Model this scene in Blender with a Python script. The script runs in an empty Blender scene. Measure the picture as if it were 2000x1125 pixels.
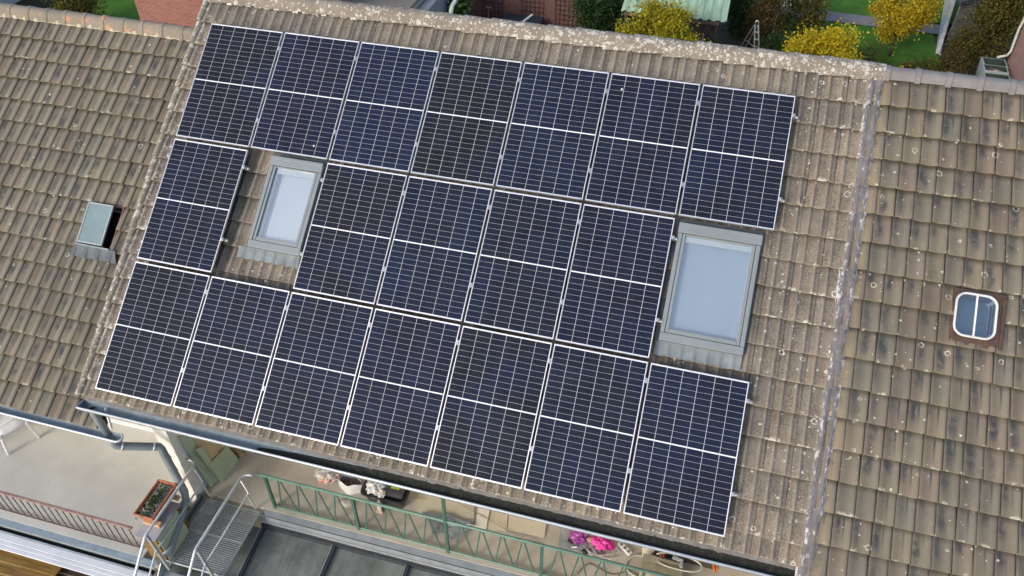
import bpy, bmesh, math, random
from mathutils import Vector, Matrix, noise as mnoise
random.seed(7)
R = math.radians
S = bpy.context.scene
COL = S.collection

# ------------------------------------------------------------------ camera, sky, sun, exposure
cam = bpy.data.cameras.new('camera'); cam_ob = bpy.data.objects.new('camera', cam); COL.objects.link(cam_ob)
cam.sensor_fit = 'HORIZONTAL'; cam.sensor_width = 36.0; cam.lens = 27.783
cam.clip_start = 0.1; cam.clip_end = 500
cx, cy, cz = Vector((0.963766, 0.266748, 0.0)), Vector((-0.177574, 0.641578, 0.746221)), Vector((0.199053, -0.719182, 0.665698))
mw = Matrix((cx, cy, cz)).transposed().to_4x4(); mw.translation = Vector((7.124, -9.498, 13.737))
cam_ob.matrix_world = mw
S.camera = cam_ob

SUN_EL, SUN_AZ = 25.0, 28.0          # degrees; azimuth measured from -Y (the side the roof faces) towards -X
sd = Vector((-math.sin(R(SUN_AZ)) * math.cos(R(SUN_EL)), -math.cos(R(SUN_AZ)) * math.cos(R(SUN_EL)), math.sin(R(SUN_EL))))
W = bpy.data.worlds.new('World'); S.world = W; W.use_nodes = True
wn = W.node_tree; wn.nodes.clear()
sky = wn.nodes.new('ShaderNodeTexSky'); sky.sky_type = 'NISHITA'; sky.sun_disc = False
sky.sun_elevation = R(SUN_EL); sky.sun_rotation = math.atan2(sd.x, sd.y); sky.air_density = 1.0; sky.dust_density = 2.0; sky.ozone_density = 1.0
bg = wn.nodes.new('ShaderNodeBackground'); bg.inputs[1].default_value = 0.15
wo = wn.nodes.new('ShaderNodeOutputWorld'); wn.links.new(sky.outputs[0], bg.inputs[0]); wn.links.new(bg.outputs[0], wo.inputs[0])
sun = bpy.data.lights.new('sun', 'SUN'); sun.energy = 1.0; sun.angle = R(14.0); sun.color = (1.0, 0.965, 0.92)
sun_ob = bpy.data.objects.new('sun', sun); COL.objects.link(sun_ob)
sun_ob.rotation_euler = (-sd).to_track_quat('-Z', 'Y').to_euler(); sun_ob.location = (0, -20, 30)
S.render.engine = 'CYCLES'
S.view_settings.view_transform = 'Standard'; S.view_settings.look = 'None'
S.view_settings.exposure = 0.72; S.view_settings.gamma = 1.0; S.view_settings.use_curve_mapping = False

# ------------------------------------------------------------------ helpers
PITCH = R(36.234); CT, ST = math.cos(PITCH), math.sin(PITCH); GZ = 9.0
def r2w(u, v, n=0.0): return Vector((u, v * CT - n * ST, v * ST + n * CT + GZ))
def roofm(u=0, v=0, n=0, spin=0.0):
    m = Matrix.Translation(r2w(u, v, n)) @ Matrix.Rotation(PITCH, 4, 'X')
    return m @ Matrix.Rotation(spin, 4, 'Z') if spin else m
ORG = {}
def label(o, lab=None, cat=None, group=None, kind=None):
    if lab: o['label'] = lab
    if cat: o['category'] = cat
    if group: o['group'] = group
    if kind: o['kind'] = kind
    return o
def thing(name, lab, cat, loc=(0, 0, 0), group=None, mat=None):
    o = bpy.data.objects.new(name, None); COL.objects.link(o); o.empty_display_size = 0.1
    if mat is not None: o.matrix_world = mat
    else: o.location = loc
    ORG[o.name] = Vector((0, 0, 0)) if mat is not None else Vector(loc)
    return label(o, lab, cat, group)
class MB:
    def __init__(s): s.v = []; s.f = []; s.m = []; s.mi = 0
    def add(s, vs, fs):
        b = len(s.v); s.v += [tuple(p) for p in vs]; s.f += [tuple(b + i for i in f) for f in fs]; s.m += [s.mi] * len(fs); return s
    def box(s, lo, hi, M=None):
        (a, b, c), (d, e, f) = lo, hi
        vs = [Vector(p) for p in ((a,b,c),(d,b,c),(d,e,c),(a,e,c),(a,b,f),(d,b,f),(d,e,f),(a,e,f))]
        if M is not None: vs = [M @ p for p in vs]
        return s.add(vs, [(0,3,2,1),(4,5,6,7),(0,1,5,4),(1,2,6,5),(2,3,7,6),(3,0,4,7)])
    def tube(s, pts, r, seg=8, caps=True, closed=False):
        pts = [Vector(p) for p in pts]; n = len(pts); rings = []
        rr = r if isinstance(r, (list, tuple)) else [r] * n
        up = None
        for i, p in enumerate(pts):
            a = pts[i - 1] if (i or closed) else p; b = pts[(i + 1) % n] if (i < n - 1 or closed) else p
            d = (b - a).normalized()
            if up is None: up = Vector((0, 0, 1)) if abs(d.z) < 0.9 else Vector((1, 0, 0))
            x = d.cross(up)
            if x.length < 1e-5: x = d.cross(Vector((0, 1, 0)))
            x.normalize(); y = x.cross(d).normalized(); up = y
            rings.append([p + (x * math.cos(t) + y * math.sin(t)) * rr[i] for t in [2 * math.pi * k / seg for k in range(seg)]])
        vs = [q for ring in rings for q in ring]; fs = []
        for i in range(n if closed else n - 1):
            j = (i + 1) % n
            for k in range(seg):
                l = (k + 1) % seg; fs.append((i*seg+k, i*seg+l, j*seg+l, j*seg+k))
        if caps and not closed: fs += [tuple(reversed(range(seg))), tuple(range((n-1)*seg, n*seg))]
        return s.add(vs, fs)
    def bar(s, a, b, w, h, up=(0, 0, 1)):
        a, b = Vector(a), Vector(b); d = (b - a).normalized(); up = Vector(up); x = d.cross(up)
        if x.length < 1e-4: x = d.cross(Vector((0, 1, 0)))
        x.normalize(); y = x.cross(d).normalized()
        vs = [p + x * sx * w / 2 + y * sy * h / 2 for p in (a, b) for sx, sy in ((-1,-1),(1,-1),(1,1),(-1,1))]
        return s.add(vs, [(0,1,2,3),(7,6,5,4),(0,4,5,1),(1,5,6,2),(2,6,7,3),(3,7,4,0)])
    def prism(s, poly, z0, z1):
        n = len(poly); vs = [(x, y, z0) for x, y in poly] + [(x, y, z1) for x, y in poly]
        return s.add(vs, [tuple(reversed(range(n))), tuple(range(n, 2*n))] + [(i, (i+1) % n, n+(i+1) % n, n+i) for i in range(n)])
    def sheet(s, corners, t):
        # thin slab whose upper face has these four corners
        c = [Vector(p) for p in corners]; nrm = (c[1]-c[0]).cross(c[-1]-c[0]).normalized()
        if nrm.z < 0: c.reverse(); nrm = -nrm
        n = len(c); vs = c + [p - nrm * t for p in c]
        return s.add(vs, [tuple(range(n)), tuple(reversed(range(n, 2*n)))] + [(i, n+i, n+(i+1) % n, (i+1) % n) for i in range(n)])
    def sweep(s, prof, pts, closed_prof=False, M=None):
        # profile in (a, b) placed at each of pts (origin, axis_a, axis_b)
        vs = [o + Vector(ax) * a + Vector(ay) * b for o, ax, ay in pts for a, b in prof]; n = len(prof); fs = []
        for i in range(len(pts) - 1):
            for k in range(n if closed_prof else n - 1):
                l = (k + 1) % n; fs.append((i*n+k, i*n+l, (i+1)*n+l, (i+1)*n+k))
        return s.add(vs, fs)
    def mesh(s, name, mats, org=(0, 0, 0), smooth=False, fix=True):
        me = bpy.data.meshes.new(name); o = Vector(org)
        me.from_pydata([Vector(p) - o for p in s.v], [], s.f)
        for m in (mats if isinstance(mats, (list, tuple)) else [mats]): me.materials.append(m)
        if len(me.materials) > 1: me.polygons.foreach_set('material_index', s.m)
        if fix:
            bm = bmesh.new(); bm.from_mesh(me); bmesh.ops.recalc_face_normals(bm, faces=bm.faces); bm.to_mesh(me); bm.free()
        if smooth: me.polygons.foreach_set('use_smooth', [True] * len(me.polygons))
        me.update(); return me
    def build(s, name, mats, parent=None, smooth=False, bevel=0.0, world=True, fix=True):
        org = ORG.get(parent.name, Vector((0, 0, 0))) if parent is not None else Vector((0, 0, 0))
        me = s.mesh(name, mats, org if world else (0, 0, 0), smooth, fix)
        o = bpy.data.objects.new(name, me); COL.objects.link(o)
        if parent is not None: o.parent = parent
        ORG[o.name] = org if world else Vector((0, 0, 0))
        if bevel:
            b = o.modifiers.new('bevel', 'BEVEL'); b.width = bevel; b.segments = 2; b.limit_method = 'ANGLE'
        return o
def sharp(o, deg=40):
    me = o.data; me.polygons.foreach_set('use_smooth', [True] * len(me.polygons))
    bm = bmesh.new(); bm.from_mesh(me)
    for e in bm.edges:
        if len(e.link_faces) == 2 and e.calc_face_angle(0) > R(deg): e.smooth = False
    bm.to_mesh(me); bm.free(); return o
def copyob(o, parent=None):
    c = o.copy(); COL.objects.link(c); c.parent = parent; return c

# ------------------------------------------------------------------ materials
def nd(nt, t, ins=None, **props):
    n = nt.nodes.new(t)
    for k, v in props.items(): setattr(n, k, v)
    for k, v in (ins or {}).items():
        if isinstance(v, bpy.types.NodeSocket): nt.links.new(v, n.inputs[k])
        else: n.inputs[k].default_value = v
    return n
class MT:
    def __init__(s, name, rough=0.8, metal=0.0, spec=0.5):
        s.m = bpy.data.materials.new(name); s.m.use_nodes = True; s.nt = s.m.node_tree
        s.b = s.nt.nodes['Principled BSDF']; s.b.inputs['Roughness'].default_value = rough; s.b.inputs['Metallic'].default_value = metal
        s.b.inputs['Specular IOR Level'].default_value = spec
    def obj(s): return nd(s.nt, 'ShaderNodeTexCoord').outputs['Object']
    def pos(s): return nd(s.nt, 'ShaderNodeNewGeometry').outputs['Position']
    def rnd(s): return nd(s.nt, 'ShaderNodeObjectInfo').outputs['Random']
    def roofuv(s): return nd(s.nt, 'ShaderNodeVectorRotate', {'Vector': s.pos(), 'Axis': (1, 0, 0), 'Angle': -PITCH}, rotation_type='AXIS_ANGLE').outputs[0]
    def map(s, v, scale=(1, 1, 1), loc=(0, 0, 0)): return nd(s.nt, 'ShaderNodeMapping', {0: v, 'Scale': scale, 'Location': loc}).outputs[0]
    def sep(s, v): return nd(s.nt, 'ShaderNodeSeparateXYZ', {0: v}).outputs
    def noise(s, v, scale, detail=4, rough=0.6, dist=0.0): return nd(s.nt, 'ShaderNodeTexNoise', {'Vector': v, 'Scale': scale, 'Detail': detail, 'Roughness': rough, 'Distortion': dist}).outputs[0]
    def noisec(s, v, scale, detail=3): return nd(s.nt, 'ShaderNodeTexNoise', {'Vector': v, 'Scale': scale, 'Detail': detail}).outputs[1]
    def vor(s, v, scale, rnd=1.0, dims='2D'): return nd(s.nt, 'ShaderNodeTexVoronoi', {'Vector': v, 'Scale': scale, 'Randomness': rnd}, voronoi_dimensions=dims).outputs
    def math(s, op, a, b=0.0, c=0.0, clamp=False): return nd(s.nt, 'ShaderNodeMath', {0: a, 1: b, 2: c}, operation=op, use_clamp=clamp).outputs[0]
    def vmath(s, op, a, b=(0, 0, 0)): return nd(s.nt, 'ShaderNodeVectorMath', {0: a, 1: b}, operation=op).outputs[0]
    def rng(s, v, a, b, c=0.0, d=1.0, smooth=False): return nd(s.nt, 'ShaderNodeMapRange', {0: v, 1: a, 2: b, 3: c, 4: d}, interpolation_type='SMOOTHSTEP' if smooth else 'LINEAR').outputs[0]
    def mix(s, f, a, b, blend='MIX'):
        n = nd(s.nt, 'ShaderNodeMix', data_type='RGBA', blend_type=blend)
        for k, v in ((0, f), (6, a), (7, b)):
            if isinstance(v, bpy.types.NodeSocket): s.nt.links.new(v, n.inputs[k])
            elif k == 0: n.inputs[0].default_value = v
            else: n.inputs[k].default_value = (*v, 1) if len(v) == 3 else v
        return n.outputs[2]
    def ramp(s, f, stops):
        n = nd(s.nt, 'ShaderNodeValToRGB', {0: f}); cr = n.color_ramp
        while len(cr.elements) < len(stops): cr.elements.new(0.5)
        for e, (p, c) in zip(cr.elements, stops): e.position = p; e.color = (*c, 1)
        return n.outputs[0]
    def attr(s, name): return nd(s.nt, 'ShaderNodeAttribute', attribute_name=name).outputs['Fac']
    def hsv(s, c, h=0.5, sat=1.0, val=1.0): return nd(s.nt, 'ShaderNodeHueSaturation', {'Hue': h, 'Saturation': sat, 'Value': val, 'Color': c}).outputs[0]
    def col(s, c):
        if isinstance(c, bpy.types.NodeSocket): s.nt.links.new(c, s.b.inputs['Base Color'])
        else: s.b.inputs['Base Color'].default_value = (*c, 1)
        return s
    def set(s, k, v):
        if isinstance(v, bpy.types.NodeSocket): s.nt.links.new(v, s.b.inputs[k])
        else: s.b.inputs[k].default_value = v
        return s
    def bump(s, h, strength=0.4, dist=0.01):
        s.nt.links.new(nd(s.nt, 'ShaderNodeBump', {'Height': h, 'Strength': strength, 'Distance': dist}).outputs[0], s.b.inputs['Normal']); return s
def simple(name, c, rough=0.7, metal=0.0, var=0.18, scale=6.0, bump=0.0, spec=0.5, wpos=False):
    t = MT(name, rough, metal, spec); v = t.pos() if wpos else t.obj(); n = t.noise(v, scale, 5)
    d = tuple(x * (1 - var) for x in c); l = tuple(min(1, x * (1 + var)) for x in c)
    t.col(t.ramp(n, [(0.3, d), (0.7, l)]))
    t.set('Roughness', t.rng(t.noise(v, scale * 2.3, 3), 0.2, 0.8, max(0.02, rough - 0.1), min(1, rough + 0.1)))
    if bump: t.bump(t.noise(v, scale * 6, 4), bump, 0.006)
    return t.m

def lichen(t, base, region, ringscale=3.6, rings=0.72, spots=0.82, ringc=(0.62, 0.60, 0.55), spotc=(0.60, 0.585, 0.53)):
    """crusty lichen: rings and blotches, thinned out by a region mask (0..1)."""
    nn = nd(t.nt, 'ShaderNodeVectorMath', {0: t.noisec(t.pos(), 30.0), 3: 0.034}, operation='SCALE').outputs[0]
    uv = t.vmath('ADD', t.roofuv(), nn)
    out = base
    brk = t.rng(t.noise(t.pos(), 32.0, 4), 0.44, 0.54)
    for sc, thr, rmin, rmax, wd, ring in ((ringscale, rings, 0.013, 0.034, 0.0075, True), (ringscale * 2.3, spots, 0.004, 0.017, 0.003, False), (ringscale * 5.0, spots + 0.03, 0.002, 0.008, 0.002, False)):
        vo = t.vor(uv, sc); d = t.math('DIVIDE', vo[0], sc); cs = nd(t.nt, 'ShaderNodeSeparateColor', {0: vo[1]}).outputs
        rad = t.rng(cs[1], 0, 1, rmin, rmax)
        pres = t.math('GREATER_THAN', cs[0], t.math('SUBTRACT', 1.0, t.math('MULTIPLY', region, 1.0 - thr)))
        if ring: m = t.rng(t.math('ABSOLUTE', t.math('SUBTRACT', d, rad)), wd * 0.5, wd * 1.1, 1, 0)
        else: m = t.rng(t.math('SUBTRACT', d, rad), -wd, wd, 1, 0)
        m = t.math('MULTIPLY', t.math('MULTIPLY', m, pres), t.math('MULTIPLY_ADD', brk, 0.75, 0.25))
        out = t.mix(t.math('MULTIPLY', m, 0.9), out, ringc if ring else spotc)
    return out

# weathered concrete pantile of the solar roof
t = MT('weathered_concrete_tile', 0.92, 0, 0.2); p = t.pos(); rv = t.rnd(); u_, v_, n_ = t.sep(t.roofuv())
h = t.attr('h')
sh = t.vmath('ADD', p, nd(t.nt, 'ShaderNodeVectorMath', {0: (3.1, 5.7, 2.3), 3: rv}, operation='SCALE').outputs[0])
c = t.ramp(t.noise(sh, 3.5, 5), [(0.25, (0.135, 0.116, 0.092)), (0.5, (0.195, 0.168, 0.135)), (0.75, (0.25, 0.218, 0.177))])
c = t.hsv(c, 0.5, t.rng(rv, 0, 1, 0.75, 1.1), t.rng(rv, 0, 1, 0.84, 1.12))
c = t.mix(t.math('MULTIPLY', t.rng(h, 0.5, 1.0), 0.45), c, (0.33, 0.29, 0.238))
gr = t.rng(t.noise(p, 48, 4, 0.75), 0.50, 0.60)
gmask = t.math('MULTIPLY', gr, t.rng(t.noise(p, 2.2, 4), 0.28, 0.56))
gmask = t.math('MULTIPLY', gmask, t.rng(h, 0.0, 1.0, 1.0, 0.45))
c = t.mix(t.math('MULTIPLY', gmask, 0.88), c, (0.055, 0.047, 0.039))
pal = t.math('MULTIPLY', t.rng(t.noise(t.vmath('ADD', p, (7, 3, 1)), 70, 3, 0.7), 0.58, 0.66), t.rng(t.noise(p, 3.1, 3), 0.4, 0.6))
c = t.mix(t.math('MULTIPLY', pal, 0.6), c, (0.47, 0.43, 0.36))
yy = t.sep(t.obj())[1]
c = t.mix(t.math('MULTIPLY', t.rng(yy, 0.30, 0.356), t.rng(t.noise(p, 4, 3), 0.35, 0.6, 0.35, 0.85)), c, (0.065, 0.057, 0.045))  # darker tile head: shade below the course above, painted in
c = t.mix(t.math('MULTIPLY', t.rng(yy, 0.0, 0.02, 1, 0), 0.45), c, (0.36, 0.32, 0.25))
vd = t.rng(t.noise(t.map(t.roofuv(), (9, 1.2, 1)), 1.0, 4), 0.52, 0.75)
c = t.mix(t.math('MULTIPLY', vd, 0.45), c, (0.085, 0.074, 0.062))
org = t.math('MULTIPLY', t.rng(t.noise(t.vmath('ADD', p, (1, 8, 4)), 9, 3), 0.60, 0.68), t.rng(v_, -0.30, -0.05, 1, 0))
eave = t.rng(t.math('SUBTRACT', v_, 9.0 * ST), -5.35, -5.0, 1.0, 0.0)
c = t.mix(t.math('MULTIPLY', t.math('MULTIPLY', t.rng(t.noise(t.vmath('ADD', p, (1, 8, 4)), 14, 3), 0.60, 0.70), eave), 0.42), c, (0.27, 0.135, 0.045))
reg = t.math('MAXIMUM', t.math('MAXIMUM', t.rng(u_, 7.6, 8.9, 0.25, 0.8), eave), t.rng(u_, -0.3, -0.02, 2.6, 0.0))
bl = t.math('MULTIPLY', t.rng(yy, 0.015, 0.06, 1, 0), t.rng(t.noise(t.vmath('ADD', p, (2, 2, 8)), 9, 3), 0.59, 0.64))
c = t.mix(t.math('MULTIPLY', t.math('MULTIPLY', bl, 0.85), t.rng(reg, 0.2, 0.7)), c, (0.55, 0.53, 0.48))
c = lichen(t, c, reg, 4.0, 0.72, 0.72)
cr = t.math('MULTIPLY', t.rng(t.noise(t.vmath('ADD', p, (3, 3, 3)), 11, 4, 0.6), 0.57, 0.61), t.rng(u_, -0.36, -0.10, 1, 0))
c = t.mix(t.math('MULTIPLY', cr, t.rng(t.noise(p, 60, 3), 0.35, 0.55, 0.3, 1.0)), c, (0.56, 0.545, 0.50))
t.col(c).bump(t.math('ADD', t.noise(p, 95, 3, 0.7), t.math('MULTIPLY', t.noise(p, 20, 4), 1.4)), 0.6, 0.006)
M_MID = t.m

# clay tiles of the two neighbour roofs
def clay(name, cols, smoke, left):
    t = MT(name, 0.82, 0, 0.3); p = t.pos(); rv = t.rnd(); o = t.obj(); x, y, z = t.sep(o)
    sh = t.vmath('ADD', o, nd(t.nt, 'ShaderNodeVectorMath', {0: (9.0, 7.0, 5.0), 3: rv}, operation='SCALE').outputs[0])
    c = t.ramp(rv, [(i / (len(cols) - 1), q) for i, q in enumerate(cols)])
    c = t.mix(t.math('MULTIPLY', t.rng(t.noise(sh, 6, 4), 0.4, 0.7), 0.5), c, (0.205, 0.184, 0.145))
    h = t.attr('h')
    # grey-blue firing smoke in the pan of each tile, stronger towards its head
    wx = t.math('ADD', x, t.math('MULTIPLY', t.math('SUBTRACT', t.noise(t.map(sh, (1, .45, 1)), 11, 3), 0.5), 0.16))
    r2 = t.math('FRACT', t.math('MULTIPLY', rv, 13.7)); r3 = t.math('FRACT', t.math('MULTIPLY', rv, 41.3))
    fx = t.rng(t.math('ABSOLUTE', t.math('SUBTRACT', wx, t.rng(r2, 0, 1, 0.03, 0.09 if left else 0.085))), 0.010, 0.070, 1, 0, True)
    r4 = t.math('FRACT', t.math('MULTIPLY', rv, 87.9))
    if left: fy = t.rng(t.math('ABSOLUTE', t.math('SUBTRACT', y, t.rng(r4, 0, 1, 0.06, 0.30))), 0.03, 0.17, 1, 0, True)
    else: fy = t.rng(t.math('SUBTRACT', y, t.rng(r4, 0, 1, 0.0, 0.24)), -0.06, 0.10, 0, 1, True)
    fy = t.math('MULTIPLY', fy, t.rng(r3, 0.05 if left else 0.15, 0.45))
    sm = t.math('MULTIPLY', t.math('MULTIPLY', fx, fy), t.rng(t.noise(sh, 9, 3), 0.28, 0.50))
    sm = t.math('MULTIPLY', sm, t.rng(t.noise(t.vmath('ADD', p, (4, 4, 4)), 0.9, 2), 0.15, 0.40))
    sm = t.math('MULTIPLY', sm, t.rng(t.noise(t.vmath('ADD', p, (1, 6, 2)), 3.2, 3), 0.36, 0.56, 0.12, 1.0))
    if not left:
        s2 = t.math('MULTIPLY', t.rng(t.math('ABSOLUTE', t.math('SUBTRACT', x, 0.118)), 0.004, 0.016, 1, 0), t.math('GREATER_THAN', t.math('FRACT', t.math('MULTIPLY', rv, 7.3)), 0.62))
        s2 = t.math('MULTIPLY', s2, t.math('MULTIPLY', t.rng(y, 0.05, 0.28), t.rng(t.noise(p, 0.7, 2), 0.42, 0.55)))
        sm = t.math('MAXIMUM', sm, s2)
    c = t.mix(t.math('MULTIPLY', sm, smoke), c, (0.052, 0.058, 0.064))
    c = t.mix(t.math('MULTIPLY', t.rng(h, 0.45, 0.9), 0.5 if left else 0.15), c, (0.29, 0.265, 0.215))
    if not left: c = t.mix(t.math('MULTIPLY', t.rng(t.sep(t.roofuv())[0], 9.205, 9.235, 0.75, 0), t.rng(t.noise(p, 6, 3), 0.3, 0.5)), c, (0.27, 0.22, 0.145))
    jn = t.math('MULTIPLY', t.rng(x, 0.0, 0.012, 1, 0), t.rng(t.noise(p, 3.5, 3), 0.35, 0.55, 0.3, 1.0))
    c = t.mix(t.math('MULTIPLY', jn, 0.35 if left else 0.8), c, (0.035, 0.033, 0.028))
    st = t.rng(t.noise(t.map(sh, (30, 1.6, 1)), 1.0, 3), 0.55, 0.7)
    c = t.mix(t.math('MULTIPLY', st, 0.3), c, (0.15, 0.135, 0.11))
    # yellow-green moss line at the butt of each tile
    ms = t.math('MULTIPLY', t.rng(y, 0.0, 0.022, 1, 0), t.rng(t.noise(p, 14, 4), 0.42, 0.6))
    c = t.mix(t.math('MULTIPLY', ms, 0.6), c, (0.22, 0.20, 0.10))
    head_shade = t.math('MULTIPLY', t.rng(y, 0.285, 0.345, 0, 1), t.rng(t.noise(p, 5, 4), 0.3, 0.6, 0.3, 0.9))  # painted shade at the tile head, beneath the overlapping butt
    c = t.mix(head_shade, c, (0.06, 0.056, 0.045))
    bl = t.math('MULTIPLY', t.rng(y, 0.012, 0.045, 1, 0), t.rng(t.noise(t.vmath('ADD', p, (2, 2, 8)), 7.5, 3), 0.60, 0.66))
    c = t.mix(t.math('MULTIPLY', bl, 0.8), c, (0.50, 0.48, 0.40))
    c = t.mix(t.math('MULTIPLY', t.rng(t.noise(p, 60, 3, 0.7), 0.5, 0.7), 0.16), c, (0.10, 0.09, 0.075))
    c = t.mix(t.rng(t.noise(t.map(t.roofuv(), (2.6, 0.55, 1)), 1.0, 5, 0.65), 0.46, 0.72, 0.0, 0.55), c, (0.062, 0.056, 0.046))
    c = t.hsv(c, 0.5, 1.08 if left else 1.05, 0.92)
    c = lichen(t, c, t.rng(t.noise(p, 0.8, 2), 0.35, 0.62, 0.1, 0.75 if left else 1.0), 3.4, 0.90 if left else 0.66, 0.84, (0.50, 0.48, 0.38), (0.56, 0.54, 0.47))
    t.col(c).bump(t.math('ADD', t.noise(p, 60, 4, 0.7), t.noise(p, 9, 3)), 0.3, 0.005)
    return t.m
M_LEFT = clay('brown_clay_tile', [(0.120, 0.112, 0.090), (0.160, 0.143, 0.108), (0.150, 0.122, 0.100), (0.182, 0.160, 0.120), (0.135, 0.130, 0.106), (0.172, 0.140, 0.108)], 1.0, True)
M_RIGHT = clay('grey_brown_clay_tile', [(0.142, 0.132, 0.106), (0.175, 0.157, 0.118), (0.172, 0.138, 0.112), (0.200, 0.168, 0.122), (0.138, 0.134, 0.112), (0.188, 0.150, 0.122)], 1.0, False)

# ridge tiles
t = MT('lichened_ridge_tile', 0.9, 0, 0.2); p = t.pos(); u_, v_, n_ = t.sep(t.roofuv())
c = t.ramp(t.noise(p, 5, 5), [(0.3, (0.185, 0.162, 0.132)), (0.7, (0.275, 0.243, 0.20))])
c = t.mix(t.math('MULTIPLY', t.rng(t.noise(p, 60, 3, 0.7), 0.5, 0.7), 0.4), c, (0.11, 0.095, 0.08))
c = t.mix(t.math('MULTIPLY', t.rng(t.noise(t.vmath('ADD', p, (2, 9, 1)), 3.3, 2), 0.73, 0.77), 0.5), c, (0.36, 0.18, 0.07))
cov = t.math('ADD', t.rng(u_, 1.0, 6.0, 0.45, 1.35), t.rng(t.noise(t.vmath('ADD', p, (0, 3, 7)), 2.6, 2), 0.35, 0.65, -0.42, 0.22))
nn = nd(t.nt, 'ShaderNodeVectorMath', {0: t.noisec(p, 40.0), 3: 0.03}, operation='SCALE').outputs[0]
for sc, rr in ((11, 0.040), (19, 0.026), (34, 0.014)):
    vo = t.vor(t.vmath('ADD', p, nn), sc, 1.0, '3D'); cs = nd(t.nt, 'ShaderNodeSeparateColor', {0: vo[1]}).outputs
    d = t.math('DIVIDE', vo[0], sc)
    m = t.math('MULTIPLY', t.rng(t.math('SUBTRACT', t.math('ADD', d, t.rng(t.noise(p, 30, 4, .7), .3, .7, -.010, .012)), t.math('MULTIPLY', cs[1], rr)), -0.003, 0.003, 1, 0), t.math('LESS_THAN', cs[0], cov))
    cc = t.mix(t.rng(t.noise(p, 70, 3), 0.4, 0.6), (0.34, 0.325, 0.29), (0.60, 0.59, 0.56))
    c = t.mix(t.math('MULTIPLY', m, 0.92), c, cc)
t.col(c).bump(t.noise(p, 70, 4, 0.7), 0.7, 0.006)
M_RIDGE = t.m
t = MT('old_clay_ridge', 0.85, 0, 0.3); rv = t.rnd(); p = t.pos()
c = t.ramp(rv, [(0, (0.20, 0.175, 0.14)), (0.35, (0.25, 0.215, 0.17)), (0.7, (0.19, 0.172, 0.145)), (1, (0.27, 0.225, 0.175))])
c = t.mix(t.math('MULTIPLY', t.rng(t.noise(t.vmath('ADD', p, (0, 0, 3)), 3.5, 3), 0.58, 0.64), 0.8), c, (0.50, 0.25, 0.14))
c = t.mix(t.math('MULTIPLY', t.rng(t.noise(p, 25, 4), 0.5, 0.7), 0.35), c, (0.38, 0.34, 0.26))
t.col(c).bump(t.noise(p, 40, 4), 0.4, 0.006); M_RIDGE_L = t.m
M_RIDGE_R = simple('grey_ridge_tile', (0.175, 0.168, 0.172), 0.6, 0, 0.15, 7, 0.2, wpos=True)
M_MORTAR = simple('pale_mortar', (0.46, 0.42, 0.32), 0.95, 0, 0.3, 18, 0.6, wpos=True)
M_FILL = simple('white_filler', (0.62, 0.60, 0.56), 0.9, 0, 0.15, 30, 0.4, wpos=True)
t = MT('oxidised_lead', 0.55, 0.35, 0.4); p = t.pos()
c = t.ramp(t.noise(p, 6, 5), [(0.3, (0.115, 0.108, 0.110)), (0.7, (0.19, 0.18, 0.182))])
lu = t.sep(t.roofuv())[0]
st = t.rng(t.math('ADD', t.noise(t.map(t.roofuv(), (20, 8, 8)), 1.0, 6, 0.75), t.rng(t.math('ABSOLUTE', t.math('SUBTRACT', lu, 9.072)), 0.03, 0.095, -0.05, 0.09)), 0.53, 0.61)
st = t.math('MULTIPLY', st, t.rng(t.noise(p, 2.6, 3), 0.30, 0.46))
c = t.mix(t.math('MULTIPLY', st, 0.85), c, (0.58, 0.58, 0.59))
t.col(c).set('Metallic', 0.0).set('Roughness', 0.7).bump(t.noise(p, 24, 5, 0.7), 0.8, 0.015); M_LEAD = t.m

# solar panels
t = MT('solar_cell', 0.16, 0, 0.5); oc = nd(t.nt, 'ShaderNodeObjectInfo').outputs['Color']; p = t.pos()
c = t.hsv(oc, 0.5, 1.0, t.rng(t.rnd(), 0, 1, 0.88, 1.14))
c = t.mix(t.rng(t.noise(p, 1.3, 3), 0.45, 0.7, 0, 0.6), c, (0.008, 0.0175, 0.050))
x, y, z = t.sep(t.obj())
bb = t.math('GREATER_THAN', t.math('FRACT', t.math('MULTIPLY', x, 55.0)), 0.95)
c = t.mix(t.math('MULTIPLY', bb, 0.25), c, (0.30, 0.32, 0.36))
dust = t.rng(t.noise(t.map(t.roofuv(), (5, 0.9, 1)), 1.4, 5, 0.65), 0.4, 0.8, 0.0, 0.02)
c = t.mix(dust, c, (0.35, 0.33, 0.29))
t.col(c).set('Coat Weight', 0.09).set('Coat Roughness', 0.05).set('Specular IOR Level', 0.05); t.set('Roughness', 0.4); M_CELL = t.m
t = MT('white_backsheet', 0.35); t.col((0.74, 0.76, 0.80)).set('Coat Weight', 0.5).set('Coat Roughness', 0.06); M_BACK = t.m
M_ALU = simple('silver_aluminium', (0.80, 0.81, 0.83), 0.40, 0.85, 0.06, 9)
M_STEEL = simple('bright_steel', (0.45, 0.46, 0.47), 0.4, 0.7, 0.1, 20)
M_BLACK = simple('black_plastic', (0.02, 0.02, 0.022), 0.5, 0, 0.2)
M_SPLAT = simple('bird_dropping', (0.66, 0.67, 0.64), 0.9, 0, 0.1)

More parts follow.
